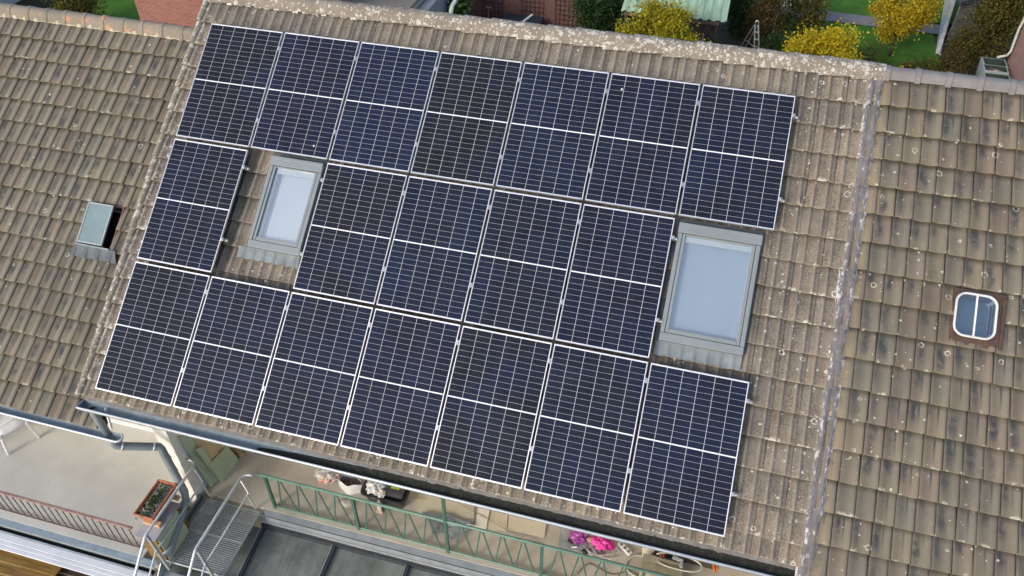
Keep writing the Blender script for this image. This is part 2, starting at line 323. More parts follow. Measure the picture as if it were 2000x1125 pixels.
# metals, window materials
def zinc(name, c, dirt, wob=0.2):
    t = MT(name, 0.6, 0.1, 0.35); p = t.pos()
    k = t.ramp(t.noise(p, 5, 6), [(0.3, tuple(q * 0.8 for q in c)), (0.7, tuple(min(1, q * 1.15) for q in c))])
    k = t.mix(t.math('MULTIPLY', t.rng(t.noise(t.map(p, (3, 14, 14)), 1.5, 5, 0.7), 0.5, 0.72), dirt), k, (0.075, 0.075, 0.075))
    k = t.mix(t.math('MULTIPLY', t.rng(t.noise(p, 26, 4, 0.7), 0.6, 0.72), 0.35), k, (0.45, 0.47, 0.47))
    t.col(k).bump(t.noise(p, 9, 3), wob, 0.004); return t.m
M_ZINC = zinc('weathered_zinc', (0.235, 0.285, 0.32), 0.5)
M_ZINC_L = zinc('pale_zinc', (0.275, 0.33, 0.37), 0.3)
M_PIPE = zinc('zinc_pipe', (0.225, 0.262, 0.272), 0.3)
M_RIM = simple('bright_zinc_rim', (0.66, 0.70, 0.73), 0.4, 0.3, 0.12, 4, wpos=True)
M_WFRAME = simple('grey_window_cladding', (0.205, 0.235, 0.25), 0.5, 0.1, 0.06, 3, wpos=True)
M_WDARK = simple('dark_window_flashing', (0.10, 0.12, 0.135), 0.5, 0.3, 0.15, 5, wpos=True)
M_WHITE = simple('white_paint', (0.80, 0.80, 0.78), 0.5, 0, 0.05, 5, wpos=True)
M_CREAM = simple('cream_render', (0.66, 0.63, 0.54), 0.9, 0, 0.09, 5, 0.2, wpos=True)
M_BLIND1 = simple('pale_blind_sky_tint', (0.82, 0.81, 0.82), 0.85, 0, 0.03, 2, wpos=True)  # blind colour whose pale tone includes sky reflected in the pane
M_BLIND2 = simple('blue_blind_sky_tint', (0.56, 0.61, 0.66), 0.85, 0, 0.03, 2, wpos=True)  # blue tone stands in for part of the pane's sky reflection
M_APRON = zinc('soft_grey_apron', (0.175, 0.205, 0.222), 0.3)
def glass(name, refl, tint):
    m = bpy.data.materials.new(name); m.use_nodes = True; nt = m.node_tree; nt.nodes.clear()
    tr = nd(nt, 'ShaderNodeBsdfTransparent', {0: (*tint, 1)}); gl = nd(nt, 'ShaderNodeBsdfGlossy', {0: (1, 1, 1, 1), 'Roughness': 0.015})
    fr = nd(nt, 'ShaderNodeFresnel', {0: 1.5})
    a = nd(nt, 'ShaderNodeMath', {0: fr.outputs[0], 1: refl}, operation='ADD', use_clamp=True)
    mx = nd(nt, 'ShaderNodeMixShader', {0: a.outputs[0], 1: tr.outputs[0], 2: gl.outputs[0]})
    nt.links.new(mx.outputs[0], nd(nt, 'ShaderNodeOutputMaterial').inputs[0]); return m
M_GLASS = glass('window_glass', 0.16, (0.93, 0.96, 0.97))
M_DGLASS = simple('old_skylight_glass', (0.17, 0.235, 0.255), 0.12, 0, 0.12, 3, wpos=True)
M_DARK = simple('dark_interior', (0.012, 0.012, 0.013), 0.9)
M_RED = simple('red_clay_cut_edge', (0.33, 0.09, 0.05), 0.9, 0, 0.3, 20)
t = MT('rusty_sheet', 0.75, 0.1); p = t.pos()
t.col(t.ramp(t.noise(p, 9, 6, 0.65), [(0.25, (0.04, 0.026, 0.022)), (0.5, (0.075, 0.045, 0.035)), (0.72, (0.125, 0.066, 0.04)), (0.9, (0.19, 0.085, 0.035))])).bump(t.noise(p, 50, 4), 0.4, 0.004); M_RUST = t.m
M_DECK = simple('roof_underlay', (0.035, 0.032, 0.03), 0.95)
M_BROWNBD = simple('red_brown_board', (0.10, 0.028, 0.022), 0.7, 0, 0.2, 8, 0.2)

# ------------------------------------------------------------------ roof tiles
def tile_mesh(name, prof, gauge, length, lift, thick, mat):
    """prof: list of (x, z, h); the lower end is y=0 and is lifted so that it laps the course below."""
    n = len(prof); vs = []; fs = []; hs = []
    ys = (0.0, 0.012, length * 0.55, length)
    for i, y in enumerate(ys):
        for x, z, h in prof:
            vs.append((x, y, z + lift * (1 - y / gauge) - (0.006 if i == 0 else 0))); hs.append(h)
    for i in range(3):
        for k in range(n - 1): fs.append((i*n+k, i*n+k+1, (i+1)*n+k+1, (i+1)*n+k))
    b = len(vs)
    for x, z, h in prof: vs.append((x, 0.002, z + lift - thick)); hs.append(h)
    for k in range(n - 1): fs.append((b+k, b+k+1, k+1, k))
    c = len(vs)
    for j, k in ((0, 0), (1, n - 1)):
        for i, y in enumerate(ys): vs.append((prof[k][0], y, prof[k][1] + lift * (1 - y / gauge) - thick)); hs.append(prof[k][2])
        q = c + j * 4
        for i in range(3):
            f = (i*n+k, (i+1)*n+k, q+i+1, q+i); fs.append(f if j == 0 else tuple(reversed(f)))
    me = bpy.data.meshes.new(name); me.from_pydata(vs, [], fs); me.materials.append(mat)
    at = me.attributes.new('h', 'FLOAT', 'POINT'); at.data.foreach_set('value', hs)
    me.polygons.foreach_set('use_smooth', [len(f) == 4 and i < 3 * (n - 1) for i, f in enumerate(fs)])
    me.update(); return me
def proj(P):
    d = P - mw.translation; z = -d.dot(cz)
    if z < 0.1: return None
    k = cam.lens / 36.0
    return 0.5 + k * d.dot(cx) / z, 0.5 - k * d.dot(cy) / z * 16 / 9, z
def inside(u, v, rects): return any(a < u < b and c < v < d for a, b, c, d in rects)
def lay_tiles(parent, meshes, cols, rows, u0, v0, w, g, n, holes=(), cover=(), zjit=0.003, limit=296):
    """each tile an object under the roof; those hidden or out of the picture joined into one field"""
    cand = []; rest = []
    for r_ in range(rows):
        for c_ in range(cols):
            u = u0 + c_ * w; v = v0 - r_ * g; uc, vc = u + w / 2, v + g / 2
            if any(a < u + .01 and u + w - .01 < b and c < v + .01 and v + g - .01 < d for a, b, c, d in holes): continue
            pp = proj(r2w(uc, vc, n)); vis = pp is not None and -0.03 < pp[0] < 1.03 and -0.05 < pp[1] < 1.05
            hid = all(inside(uu, vv, cover) for uu in (u, uc, u + w) for vv in (v, vc, v + g))
            (cand if vis and not hid else rest).append((pp[2] if pp else 99, u, v, c_, r_))
    cand.sort(); rest += cand[limit:]; cand = cand[:limit]
    for z, u, v, c_, r_ in cand:
        me = random.choice(meshes)
        du, dv, dn, sp = random.uniform(-.002, .002), random.uniform(-.005, .005), random.uniform(-zjit, zjit), random.gauss(0, .006)
        hit = [hh for hh in holes if hh[0] < u + w and u < hh[1] and hh[2] < v + g * 1.15 and v < hh[3]]
        if hit:
            me = me.copy(); bm = bmesh.new(); bm.from_mesh(me)
            for a, b, c, d in hit:
                a, b, c, d = a - u, b - u, c - v, d - v
                for co, no in (((a, 0, 0), (1, 0, 0)), ((b, 0, 0), (1, 0, 0)), ((0, c, 0), (0, 1, 0)), ((0, d, 0), (0, 1, 0))):
                    bmesh.ops.bisect_plane(bm, geom=bm.verts[:] + bm.edges[:] + bm.faces[:], plane_co=co, plane_no=no)
                bmesh.ops.delete(bm, geom=[f for f in bm.faces if a < f.calc_center_median().x < b and c < f.calc_center_median().y < d], context='FACES')
            if not bm.faces: bm.free(); continue
            bm.to_mesh(me); bm.free()
        o = bpy.data.objects.new('tile', me); COL.objects.link(o); o.parent = parent
        o.matrix_local = Matrix.Translation(-ORG[parent.name]) @ roofm(u + du, v + dv, n + dn, sp); ORG[o.name] = Vector()
    if rest:
        vs = []; fs = []; hs = []
        for z, u, v, c_, r_ in rest:
            if any(hh[0] < u + w and u < hh[1] and hh[2] < v + g * 1.15 and v < hh[3] for hh in holes): continue
            me = random.choice(meshes); m = Matrix.Translation(-ORG[parent.name]) @ roofm(u, v, n); b = len(vs)
            vs += [m @ q.co for q in me.vertices]; fs += [tuple(b + i for i in q.vertices) for q in me.polygons]; hs += [q.value for q in me.attributes['h'].data]
        me = bpy.data.meshes.new('tile_field'); me.from_pydata(vs, [], fs); me.materials.append(meshes[0].materials[0])
        at = me.attributes.new('h', 'FLOAT', 'POINT'); at.data.foreach_set('value', hs)
        o = bpy.data.objects.new('tile_field', me); COL.objects.link(o); o.parent = parent; o['kind'] = 'stuff'
def deck(name, parent, us, vs, holes, n, t, extra=None):
    b = MB()
    for i in range(len(us) - 1):
        for j in range(len(vs) - 1):
            uc, vc = (us[i] + us[i+1]) / 2, (vs[j] + vs[j+1]) / 2
            if inside(uc, vc, holes): continue
            b.box((us[i], vs[j], n - t), (us[i+1], vs[j+1], n), roofm())
    if extra: extra(b)
    return b.build(name, M_DECK, parent)
def ridge_tiles(parent, name, u0, u1, L, v, n, rad, flat, mat, collar, taper=0.012, seg=12, over=0.05, up=1):
    k = 0; u = u0; c0 = r2w(0, v, n)
    while u < u1 - 0.05:
        ln = min(L, u1 - u); b = MB(); rings = []
        st = [(u - over, rad + (0.0 if up > 0 else taper)), (u + ln, rad + (taper if up > 0 else 0.0))]
        if collar:
            e = 0.05
            st = [(u - 0.012, rad + collar), (u + e, rad + collar), (u + e + 0.012, rad), (u + ln, rad - 0.004)]
        for uu, rr in st:
            rings.append((Vector((uu, c0.y, c0.z)), (0, rr, 0), (0, 0, rr * flat)))
        arc = [R(12 + 156 * i / 10) for i in range(11)]
        pr = [(-1.22, -.66)] + [(-math.cos(a_), math.sin(a_) - .28) for a_ in arc] + [(1.22, -.66)]
        b.sweep(pr, rings)
        pr2 = [(x * 0.9, y - .12) for x, y in pr]
        for q in (0, -1):
            nn = len(b.v); o_, ax, ay = rings[q]
            b.add([o_ + Vector(ax) * x + Vector(ay) * y for x, y in pr + pr2], [(i, i+1, len(pr)+i+1, len(pr)+i) for i in range(12)])
        o = b.build(name, mat, parent); sharp(o, 35)
        o.location.z += random.uniform(-.006, .006)
        u += ln

def roll(x, c, w): 
    d = abs(x - c) / (w / 2)
    return 0 if d >= 1 else 0.5 + 0.5 * math.cos(math.pi * d)
def mk_prof(w, fn, k): return [(w * i / k, *fn(w * i / k)) for i in range(k + 1)]
def fmid(x):
    hgt = max(roll(x, 0.0757, 0.085), roll(x, 0.227, 0.085)); return 0.034 * hgt, hgt
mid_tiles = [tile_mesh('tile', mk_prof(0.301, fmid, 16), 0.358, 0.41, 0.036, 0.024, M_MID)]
def fleft(x):
    hgt = min(1, 2.6 * roll(x, 0.150, 0.098)); return 0.020 * hgt - 0.006 * math.sin(math.pi * min(1, x / 0.11)), hgt
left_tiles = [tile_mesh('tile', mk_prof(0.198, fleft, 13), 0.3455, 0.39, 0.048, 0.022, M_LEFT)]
def fright(x):
    q = x / 0.203; z = 0.0105 * math.cos(2 * math.pi * q); return z, max(0, roll(x, 0.155, 0.12))
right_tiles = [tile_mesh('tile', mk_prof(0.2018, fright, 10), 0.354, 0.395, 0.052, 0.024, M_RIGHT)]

# ---- the house with the panels
PW, PH, GX, GY = 1.134, 1.758, 0.0335, 0.047
def pan_u(c): return c * (PW + GX)
def pan_v(r_): return -r_ * (PH + GY)
grid = [(0, c) for c in range(7)] + [(1, c) for c in (0, 2, 3, 4, 5)] + [(2, c) for c in range(7)]
cover = [(pan_u(c) + .06, pan_u(c) + PW + GX + 0.02, pan_v(r_) - PH - GY, pan_v(r_) - .06) for r_, c in grid]
SK1 = (1.495, 2.262, -3.11, -1.815); SK2 = (7.04, 8.026, -3.312, -1.835)
def shrink(q, e): return (q[0] + e, q[1] - e, q[2] + e, q[3] - e)
NM = -0.205
house = thing('row_house', 'brown concrete-tiled house with the solar panels on its roof', 'house', (4.4, 0.5, 0))
def mid_extra(b):
    A = r2w(0, 0.62, NM - .06); 
    b.add([(-.3, A.y, A.z), (9.1, A.y, A.z), (9.1, A.y + 5.4, A.z - 5.4 * math.tan(PITCH)), (-.3, A.y + 5.4, A.z - 5.4 * math.tan(PITCH))], [(0, 1, 2, 3)])
h1, h2 = shrink(SK1, .05), shrink(SK2, .05)
roof = deck('roof', house, sorted([-.31, h1[0], h1[1], h2[0], h2[1], 9.08]), sorted([-5.46, h2[2], h1[2], h2[3], h1[3], .62]), [h1, h2], NM - 0.03, 0.06, mid_extra)
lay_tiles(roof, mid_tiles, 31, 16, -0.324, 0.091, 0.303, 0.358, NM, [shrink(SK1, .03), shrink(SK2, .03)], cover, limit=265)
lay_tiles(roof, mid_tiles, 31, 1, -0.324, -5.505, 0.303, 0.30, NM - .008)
ridge_tiles(roof, 'ridge_tile', -0.28, 9.16, 0.395, 0.585, NM + 0.022, 0.108, 1.0, M_RIDGE, 0, 0.022, up=-1, over=0.02)
for k in range(14):
    uu = -0.02 + k * 0.1515
    m = MB(); m.box((uu + .038, .415 + random.uniform(-.008, .01), NM + .0), (uu + .038 + random.uniform(.075, .09), .49, NM + .040), roofm()); m.build('ridge_filler', M_FILL, roof, bevel=.006)
# verge: rolled edge tiles along the left side
for k in range(17):
    v = max(0.091 - 0.358 * k, -5.505); m = MB()
    pr = [(-.052, -.13), (-.056, -.02), (-.045, .022), (-.012, .040), (.02, .028), (.035, .0)]
    m.sweep(pr, [(r2w(-0.335, v, NM + 0.036), (1, 0, 0), (0, -ST, CT)), (r2w(-0.335, v + .38, NM + 0.006), (1, 0, 0), (0, -ST, CT))])
    o = m.build('verge_tile', M_MID, roof, smooth=True)
# walls of the house
m = MB(); yw = -2.2
m.box((0.47, yw, 0), (9.1, 5.2, 5.6)); m.box((-.3, -.6, 4.5), (9.1, 4.8, 6.2)); m.build('wall', M_CREAM, house)
m = MB(); m.box((.25, -4.02, 0), (.48, yw - .003, 5.35)); m.build('wing_wall', simple('off_white_render', (0.74, 0.73, 0.68), 0.9, 0, 0.06, 4, 0.15, wpos=True), house)
m = MB(); e = r2w(0, -5.5, NM - .09)
m.box((-.28, yw - .02, e.z - .10), (9.08, e.y + .03, e.z - .07)); m.box((-.33, e.y + .01, e.z - .16), (9.08, e.y + .035, e.z + .02)); m.build('soffit', M_BROWNBD, house)
m = MB()
m.add([r2w(-.30, -5.55, NM - .09), r2w(-.30, .4, NM - .09), r2w(-.30, .4, NM - .55), r2w(-.30, -5.3, NM - .50)], [(0, 1, 2, 3)]); m.build('barge_board', M_BROWNBD, house)
# gutter
zr = e.z - 0.02; gy0, gy1 = -4.465, -4.315
def gutter(parent, x0, x1, y0, y1, z, depth, mat, rim, round_end=False):
    prof = [(y0, z)] + [(y0 + (y1 - y0) * (0.5 - 0.5 * math.cos(math.pi * i / 8)), z - depth * math.sin(math.pi * i / 8) ** 0.6) for i in range(1, 8)] + [(y1, z + .01)]
    m = MB(); m.sweep(prof, [(Vector((x, 0, 0)), (0, 1, 0), (0, 0, 1)) for x in (x0, x1)])
    inn = [(y + (.004 if i == 0 else -.004 if i == 8 else 0), zz + .004) for i, (y, zz) in enumerate(prof)]
    m.sweep(inn, [(Vector((x, 0, 0)), (0, 1, 0), (0, 0, 1)) for x in (x0, x1)])
    ends = [x0] if not round_end else [x0]
    if not round_end:
        m.add([(x0, y, zz) for y, zz in prof], [tuple(range(9))])
    else:
        n = 8; cyy = (y0 + y1) / 2; rr = (y1 - y0) / 2; vs = []; fs = []
        for a in range(n + 1):
            an = -math.pi / 2 + math.pi * a / n
            for q in range(6):
                k = q / 5; vs.append((x1 + rr * (1 - k * k) ** .5 * math.cos(an) if k < 1 else x1, cyy + rr * (1 - k * k) ** .5 * math.sin(an), z - depth * k))
        for a in range(n):
            for q in range(5): fs.append((a*6+q, a*6+q+1, (a+1)*6+q+1, (a+1)*6+q))
        m.add(vs, fs)
    o = m.build('gutter', mat, parent, smooth=True)
    m = MB(); pts = [(x0, y1, z), (x0, y0, z), (x1, y0, z)]
    if round_end: pts = [(x0, y0, z), (x1, y0, z)] + [(x1 + (y1 - y0) / 2 * math.cos(a), (y0 + y1) / 2 + (y1 - y0) / 2 * math.sin(a), z) for a in [R(-75 + 25 * i) for i in range(7)]]
    m.tube(pts, 0.0155, 8); m.build('gutter_rim', rim, o, smooth=True)
    return o
gut = gutter(house, -0.325, 10.2, gy0, gy1, zr, 0.10, M_ZINC, M_RIM)
# moss and leaf litter lying in the gutter
t = MT('gutter_moss', 0.97); p = t.pos(); t.col(t.ramp(t.noise(p, 22, 5), [(0.3, (0.012, 0.012, 0.010)), (0.6, (0.03, 0.03, 0.024)), (0.85, (0.07, 0.066, 0.055))])).bump(t.noise(p, 60, 4), 0.8, 0.01); M_MOSS = t.m
m = MB(); nx, ny = 420, 7; vs = []
for i in range(nx):
    x = 2.3 + i * (10.15 - 2.3) / (nx - 1); ramp_ = min(1, max(0, (x - 2.3) / 1.6))
    for j in range(ny):
        q = j / (ny - 1); nz = mnoise.noise(Vector((x * 9, q * 2, 0))) * .5 + mnoise.noise(Vector((x * 31, q * 6, 3))) * .5
        vs.append((x, gy0 + .012 + q * (gy1 - gy0 - .004 + .02 * nz), zr - .085 + (.055 + .030 * nz) * ramp_ + .045 * q * q * ramp_))
m.add(vs, [(i*ny+j, i*ny+j+1, (i+1)*ny+j+1, (i+1)*ny+j) for i in range(nx-1) for j in range(ny-1)]); o = m.build('leaf_litter', M_MOSS, gut, smooth=True); o['kind'] = 'stuff'
# ragged grey eave felt between tiles and gutter
M_FELT = simple('grey_eave_felt', (0.15, 0.145, 0.145), 0.9, 0, 0.25, 14, 0.4, wpos=True)
m = MB(); vs = []; nx = 300
for i in range(nx):
    x = -0.3 + i * (9.1 + .3) / (nx - 1); a = r2w(x, -5.44, NM - .024); dd = .018 * mnoise.noise(Vector((x * 11, 0, 0))) + .012 * mnoise.noise(Vector((x * 37, 2, 0)))
    b_ = Vector((x, gy1 - .012 + dd, zr + .018 + dd * .3)); vs += [tuple(a), tuple((a + b_) / 2 + Vector((0, 0, .004))), tuple(b_)]
m.add(vs, [(i*3+j, i*3+j+1, (i+1)*3+j+1, (i+1)*3+j) for i in range(nx-1) for j in range(2)]); m.build('eave_felt', M_FELT, house, smooth=True)
# short pipe from this gutter into the neighbour's
m = MB(); m.tube([(-.16, -4.395, zr - .07), (-.155, -4.40, zr - .16), (-.02, -4.47, 5.03)], 0.052, 12); m.build('downpipe', M_PIPE, house, smooth=True)
m = MB(); m.tube([(-.165, -4.39, zr - .086), (-.165, -4.39, zr - .07)], 0.045, 12); m.build('outlet', M_DARK, house)
m = MB(); m.bar((.04, -4.36, zr - .02), (.035, -4.42, 5.10), .018, .03); m.build('gutter_bracket', M_WHITE, house)

# skylights of the panel house
def skylight(q, blind, lab, apron, tag):
    a, b, c, d = q; base = thing('skylight', None, None, mat=roofm()); base.parent = house; base.matrix_local = Matrix.Translation(-ORG[house.name]) @ roofm(); base['label'] = lab
    def B(m, name, mat, bevel=0.0, smooth=False): return m.build(name, mat, base, world=False, bevel=bevel, smooth=smooth)
    fw, n0, n1 = .085, NM - .02, -.045
    m = MB()
    # outer frame sides and bottom
    m.box((a, c + .10, n0), (a + .052, d - .13, n1)); m.box((b - .052, c + .10, n0), (b, d - .13, n1)); m.box((a, c, n0), (b, c + .098, n1 - .012))
    B(m, 'frame', M_WFRAME, .006)
    m = MB(); m.box((a - .006, d - .128, n0), (b + .006, d, n1 + .022)); m.box((a - .002, d - .05, n1 + .023), (b + .002, d - .004, n1 + .032)); B(m, 'hood', M_WFRAME, .008)
    # sash
    m = MB(); s0, s1, t0, t1 = a + .058, b - .058, c + .104, d - .132; n2 = n1 - .008
    m.box((s0, t0, n2 - .06), (s0 + .036, t1, n2)); m.box((s1 - .036, t0, n2 - .06), (s1, t1, n2)); m.box((s0 + .037, t0, n2 - .06), (s1 - .037, t0 + .05, n2 - .006)); m.box((s0 + .037, t1 - .02, n2 - .06), (s1 - .037, t1, n2))
    B(m, 'sash', M_WFRAME, .004)
    g0, g1, k0, k1 = s0 + .030, s1 - .030, t0 + .044, t1 - .014
    m = MB(); m.box((g0, k0, n2 - .034), (g1, k1, n2 - .026)); B(m, 'pane', M_GLASS)
    # white lining of the shaft
    m = MB(); dp = n2 - .16
    m.box((g0 - .012, k0, dp), (g0 - .002, k1, n2 - .04)); m.box((g1 + .002, k0, dp), (g1 + .012, k1, n2 - .04)); m.box((g0 - .012, k1 + .002, dp), (g1 + .012, k1 + .012, n2 - .04)); m.box((g0 - .012, k0 - .012, dp), (g1 + .012, k0 - .002, n2 - .04))
    B(m, 'lining', M_WHITE)
    e = .075 if tag == 1 else .004
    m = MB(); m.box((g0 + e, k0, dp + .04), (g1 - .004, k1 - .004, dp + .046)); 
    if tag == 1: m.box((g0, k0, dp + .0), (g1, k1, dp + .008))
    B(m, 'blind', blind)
    m = MB(); m.box((g0 + .001, k1 - .075, n2 - .075), (g1 - .001, k1 + .001, n2 - .036)); B(m, 'blind_rail', M_WHITE)
    m = MB(); m.box((g0 + .002, k0 + .002, n2 - .11), (g0 + .014, k1 - .078, n2 - .037)); m.box((g1 - .014, k0 + .002, n2 - .11), (g1 - .002, k1 - .078, n2 - .037)); B(m, 'blind_channel', M_WHITE)
    if tag == 2:
        m = MB(); m.box(((g0 + g1) / 2 + .02, k0 + .012, dp + .05), ((g0 + g1) / 2 + .14, k0 + .022, dp + .058)); B(m, 'pull_bar', M_WHITE)
    # flashing: dark side gutters and pleated apron
    m = MB(); m.box((a - .045, c + .02, NM + .012), (a - .008, d, NM + .045)); m.box((b + .004, c + .01, NM + .012), (b + .022, d, NM + .06)); m.box((a - .045, d + .008, NM + .012), (b + .02, d + .09, NM + .045)); B(m, 'side_flashing', M_WDARK)
    m = MB(); nx = 64; vs = []
    for i in range(nx):
        x = apron[0] + (apron[1] - apron[0]) * i / (nx - 1); hh = fmid((x + .324) % .303)[0]
        for y, n in ((c + .004, NM + .066), (c - .05, NM + .058 + .25 * hh), (apron[2] + .008 * math.sin(x * 41.5 * 1.0), NM + .046 + .65 * hh)): vs.append((x, y, n))
    m.add(vs, [(i*3+j, i*3+j+1, (i+1)*3+j+1, (i+1)*3+j) for i in range(nx-1) for j in range(2)]); B(m, 'apron', M_APRON, smooth=True)
    return base
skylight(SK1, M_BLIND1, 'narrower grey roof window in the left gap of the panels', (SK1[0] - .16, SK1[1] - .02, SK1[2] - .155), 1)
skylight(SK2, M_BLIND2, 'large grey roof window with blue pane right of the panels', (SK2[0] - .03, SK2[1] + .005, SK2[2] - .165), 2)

# lead seam against the right-hand roof, one sheet to each course
for k in range(18):
    v = 0.091 - 0.356 * k; m = MB(); vs = []
    us = [8.972 + .20 * i / 7 for i in range(8)]
    j0, j1 = random.uniform(-.012, .012), random.uniform(-.012, .012)
    for y, nn_ in ((v - .02, .062), (v + .12, .052), (v + .25, .044), (v + .362, .036)):
        for i, x in enumerate(us):
            z = nn_ + .012 * math.sin(i * 1.3 + k) + (.02 if i in (2, 5) else 0) + .006 * mnoise.noise(Vector((x * 20, y * 12, k)))
            vs.append(r2w(x + (j0 if i < 4 else j1) * (1 if y < v + .2 else .3), y + .012 * mnoise.noise(Vector((x * 15, k * 3.1, y))), NM + z - (.03 if i in (0, 7) else 0)))
    m.add(vs, [(j*8+i, j*8+i+1, (j+1)*8+i+1, (j+1)*8+i) for j in range(3) for i in range(7)]); m.build('lead_sheet', M_LEAD, roof, smooth=True)

# ---- left neighbour
NL = -0.53
house_l = thing('row_house', 'left neighbour house with brown clay tiles and an open roof hatch', 'house', (-4.5, 0.3, 0))
WL = (-1.36, -0.825, -3.47, -2.80)
def left_extra(b):
    A = r2w(0, 0.10, NL - .06); y2 = A.y + 5; z2 = A.z - 5 * math.tan(PITCH)
    b.add([(-8, A.y, A.z), (-.31, A.y, A.z), (-.31, y2, z2), (-8, y2, z2)], [(0, 1, 2, 3)])
roof_l = deck('roof', house_l, [-8, WL[0] + .02, WL[1] - .02, -.1], [-5.86, WL[2] + .02, WL[3] - .02, .10], [shrink(WL, .02)], NL - .03, .05, left_extra)
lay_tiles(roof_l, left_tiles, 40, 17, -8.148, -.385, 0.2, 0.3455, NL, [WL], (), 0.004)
ridge_tiles(roof_l, 'ridge_tile', -8.09, -0.3, 0.347, 0.065, NL + .03, 0.108, 1.0, M_RIDGE_L, 0.013)
m = MB(); vs = []; nx = 320
for i in range(nx):
    x = -6 + 5.7 * i / (nx - 1); hh = fleft((x + 8.148) % .2)[0]; q = .012 * mnoise.noise(Vector((x * 14, 0, 5)))
    vs += [tuple(r2w(x, .02, NL + .075)), tuple(r2w(x, -.055 + q, NL + .055 + hh * .6 + q)), tuple(r2w(x, -.085 + q - hh * .7, NL + .026 + hh))]
m.add(vs, [(i*3+j, i*3+j+1, (i+1)*3+j+1, (i+1)*3+j) for i in range(nx-1) for j in range(2)]); m.build('mortar_bed', M_MORTAR, roof_l, smooth=True)
m = MB(); m.box((-8, -2.95, 0), (.25, -2.80, 4.6)); m.box((-8, -2.7, 0), (-.31, 4.6, 4.6)); m.build('wall', M_CREAM, house_l)
m = MB(); m.box((-2.2, -3.06, 3.002), (.24, -2.952, 3.07)); m.build('door_sill', M_WHITE, house_l)
el = r2w(0, -5.84, NL - .08); gz = el.z - .005
gl = gutter(house_l, -8, .17, -4.565, -4.435, gz, .085, M_ZINC_L, M_RIM, True)
P0, P1, P2, P3, P4 = Vector((.035, -4.50, gz - .07)), Vector((.07, -4.50, gz - .20)), Vector((.43, -4.19, gz - .50)), Vector((0.596, -4.263, 3.5)), Vector((0.704, -4.989, 3.2))
m = MB(); pts = [P0, P1 + Vector((-.02, 0, .05)), P1, P1 + Vector((.05, .03, -.04)), P2 - Vector((.05, .04, -.03)), P2, P2 + Vector((.012, .012, -.07)), P3 + Vector((0, 0, .10)), P3 + Vector((.02, -.06, -.04)), P4 + Vector((-.02, .06, .01)), P4, P4 + Vector((-.06, -.07, -.03))]
m.tube(pts, .058, 14); dp = m.build('downpipe', M_PIPE, house_l, smooth=True)
for q, d in ((P1 + Vector((.05, .03, -.04)), P2 - P1), (P2 - Vector((.05, .04, -.03)), P2 - P1), (P2 + Vector((.02, .02, -.3)), Vector((0, 0, 1))), (P2 + Vector((.02, .03, -.62)), Vector((0, 0, 1)))):
    m = MB(); d = d.normalized() * .012; m.tube([q - d, q + d], .064, 14); m.build('pipe_collar', M_RIM, dp, smooth=True)
# open roof hatch
hb = thing('roof_hatch', None, None, mat=roofm()); hb['label'] = 'small roof hatch propped open, pale glass lid'; hb.parent = house_l; hb.matrix_local = Matrix.Translation(-ORG[house_l.name]) @ roofm()
a, b, c, d = WL
m = MB(); m.box((a, c, NL - .25), (a + .02, d, NL + .05)); m.box((b - .02, c, NL - .25), (b, d, NL + .03)); m.box((a + .021, d - .02, NL - .25), (b - .021, d, NL + .03)); m.box((a + .021, c, NL - .25), (b - .021, c + .02, NL + .06)); m.build('frame', M_WDARK, hb, world=False)
m = MB(); m.box((a + .02, c + .02, NL - .32), (b - .02, d - .02, NL - .31)); m.build('shaft', M_DARK, hb, world=False)
Ml = Matrix.Translation((a + .005, c + .035, NL + .075)) @ Matrix.Rotation(R(1.5), 4, 'X') @ Matrix.Rotation(R(-4), 4, 'Y')
lw, lh = .445, .61
m = MB(); m.box((0, 0, 0), (.022, lh, .028), Ml); m.box((lw - .022, 0, 0), (lw, lh, .028), Ml); m.box((.023, 0, 0), (lw - .023, .024, .028), Ml); m.box((.023, lh - .02, 0), (lw - .023, lh, .028), Ml); m.build('lid_frame', simple('pale_steel', (.30, .34, .36), .5, .3, .08), hb, world=False, bevel=.003)
m = MB(); m.box((.02, .02, .012), (lw - .02, lh - .02, .020), Ml); m.build('pane', M_DGLASS, hb, world=False)
m = MB(); m.box((b - .004, c + .05, NL + .0), (b + .008, d, NL + .042)); m.box((a, d - .004, NL + .0), (b, d + .006, NL + .03)); m.build('cut_tile_edge', M_RED, hb, world=False)
m = MB(); vs = []; nx = 60
for i in range(nx):
    x = a - .05 + (b + .11 - a + .05) * i / (nx - 1); hh = fleft((x + 8.148) % .2)[0]
    for y, n in ((c + .005, NL + .075), (c - .03, NL + .058 + .5 * hh), (c - .17, NL + .042 + hh)): vs.append((x + (.05 if y < c - .1 and i > nx - 3 else 0), y, n))
m.add(vs, [(i*3+j, i*3+j+1, (i+1)*3+j+1, (i+1)*3+j) for i in range(nx-1) for j in range(2)]); m.build('apron', zinc('dark_hatch_apron', (0.085, 0.105, 0.12), 0.35), hb, world=False, smooth=True)
m = MB(); m.box((a - .01, c - .004, NL + .07), (b + .01, c + .018, NL + .092)); m.build('apron_rim', M_ZINC, hb, world=False)

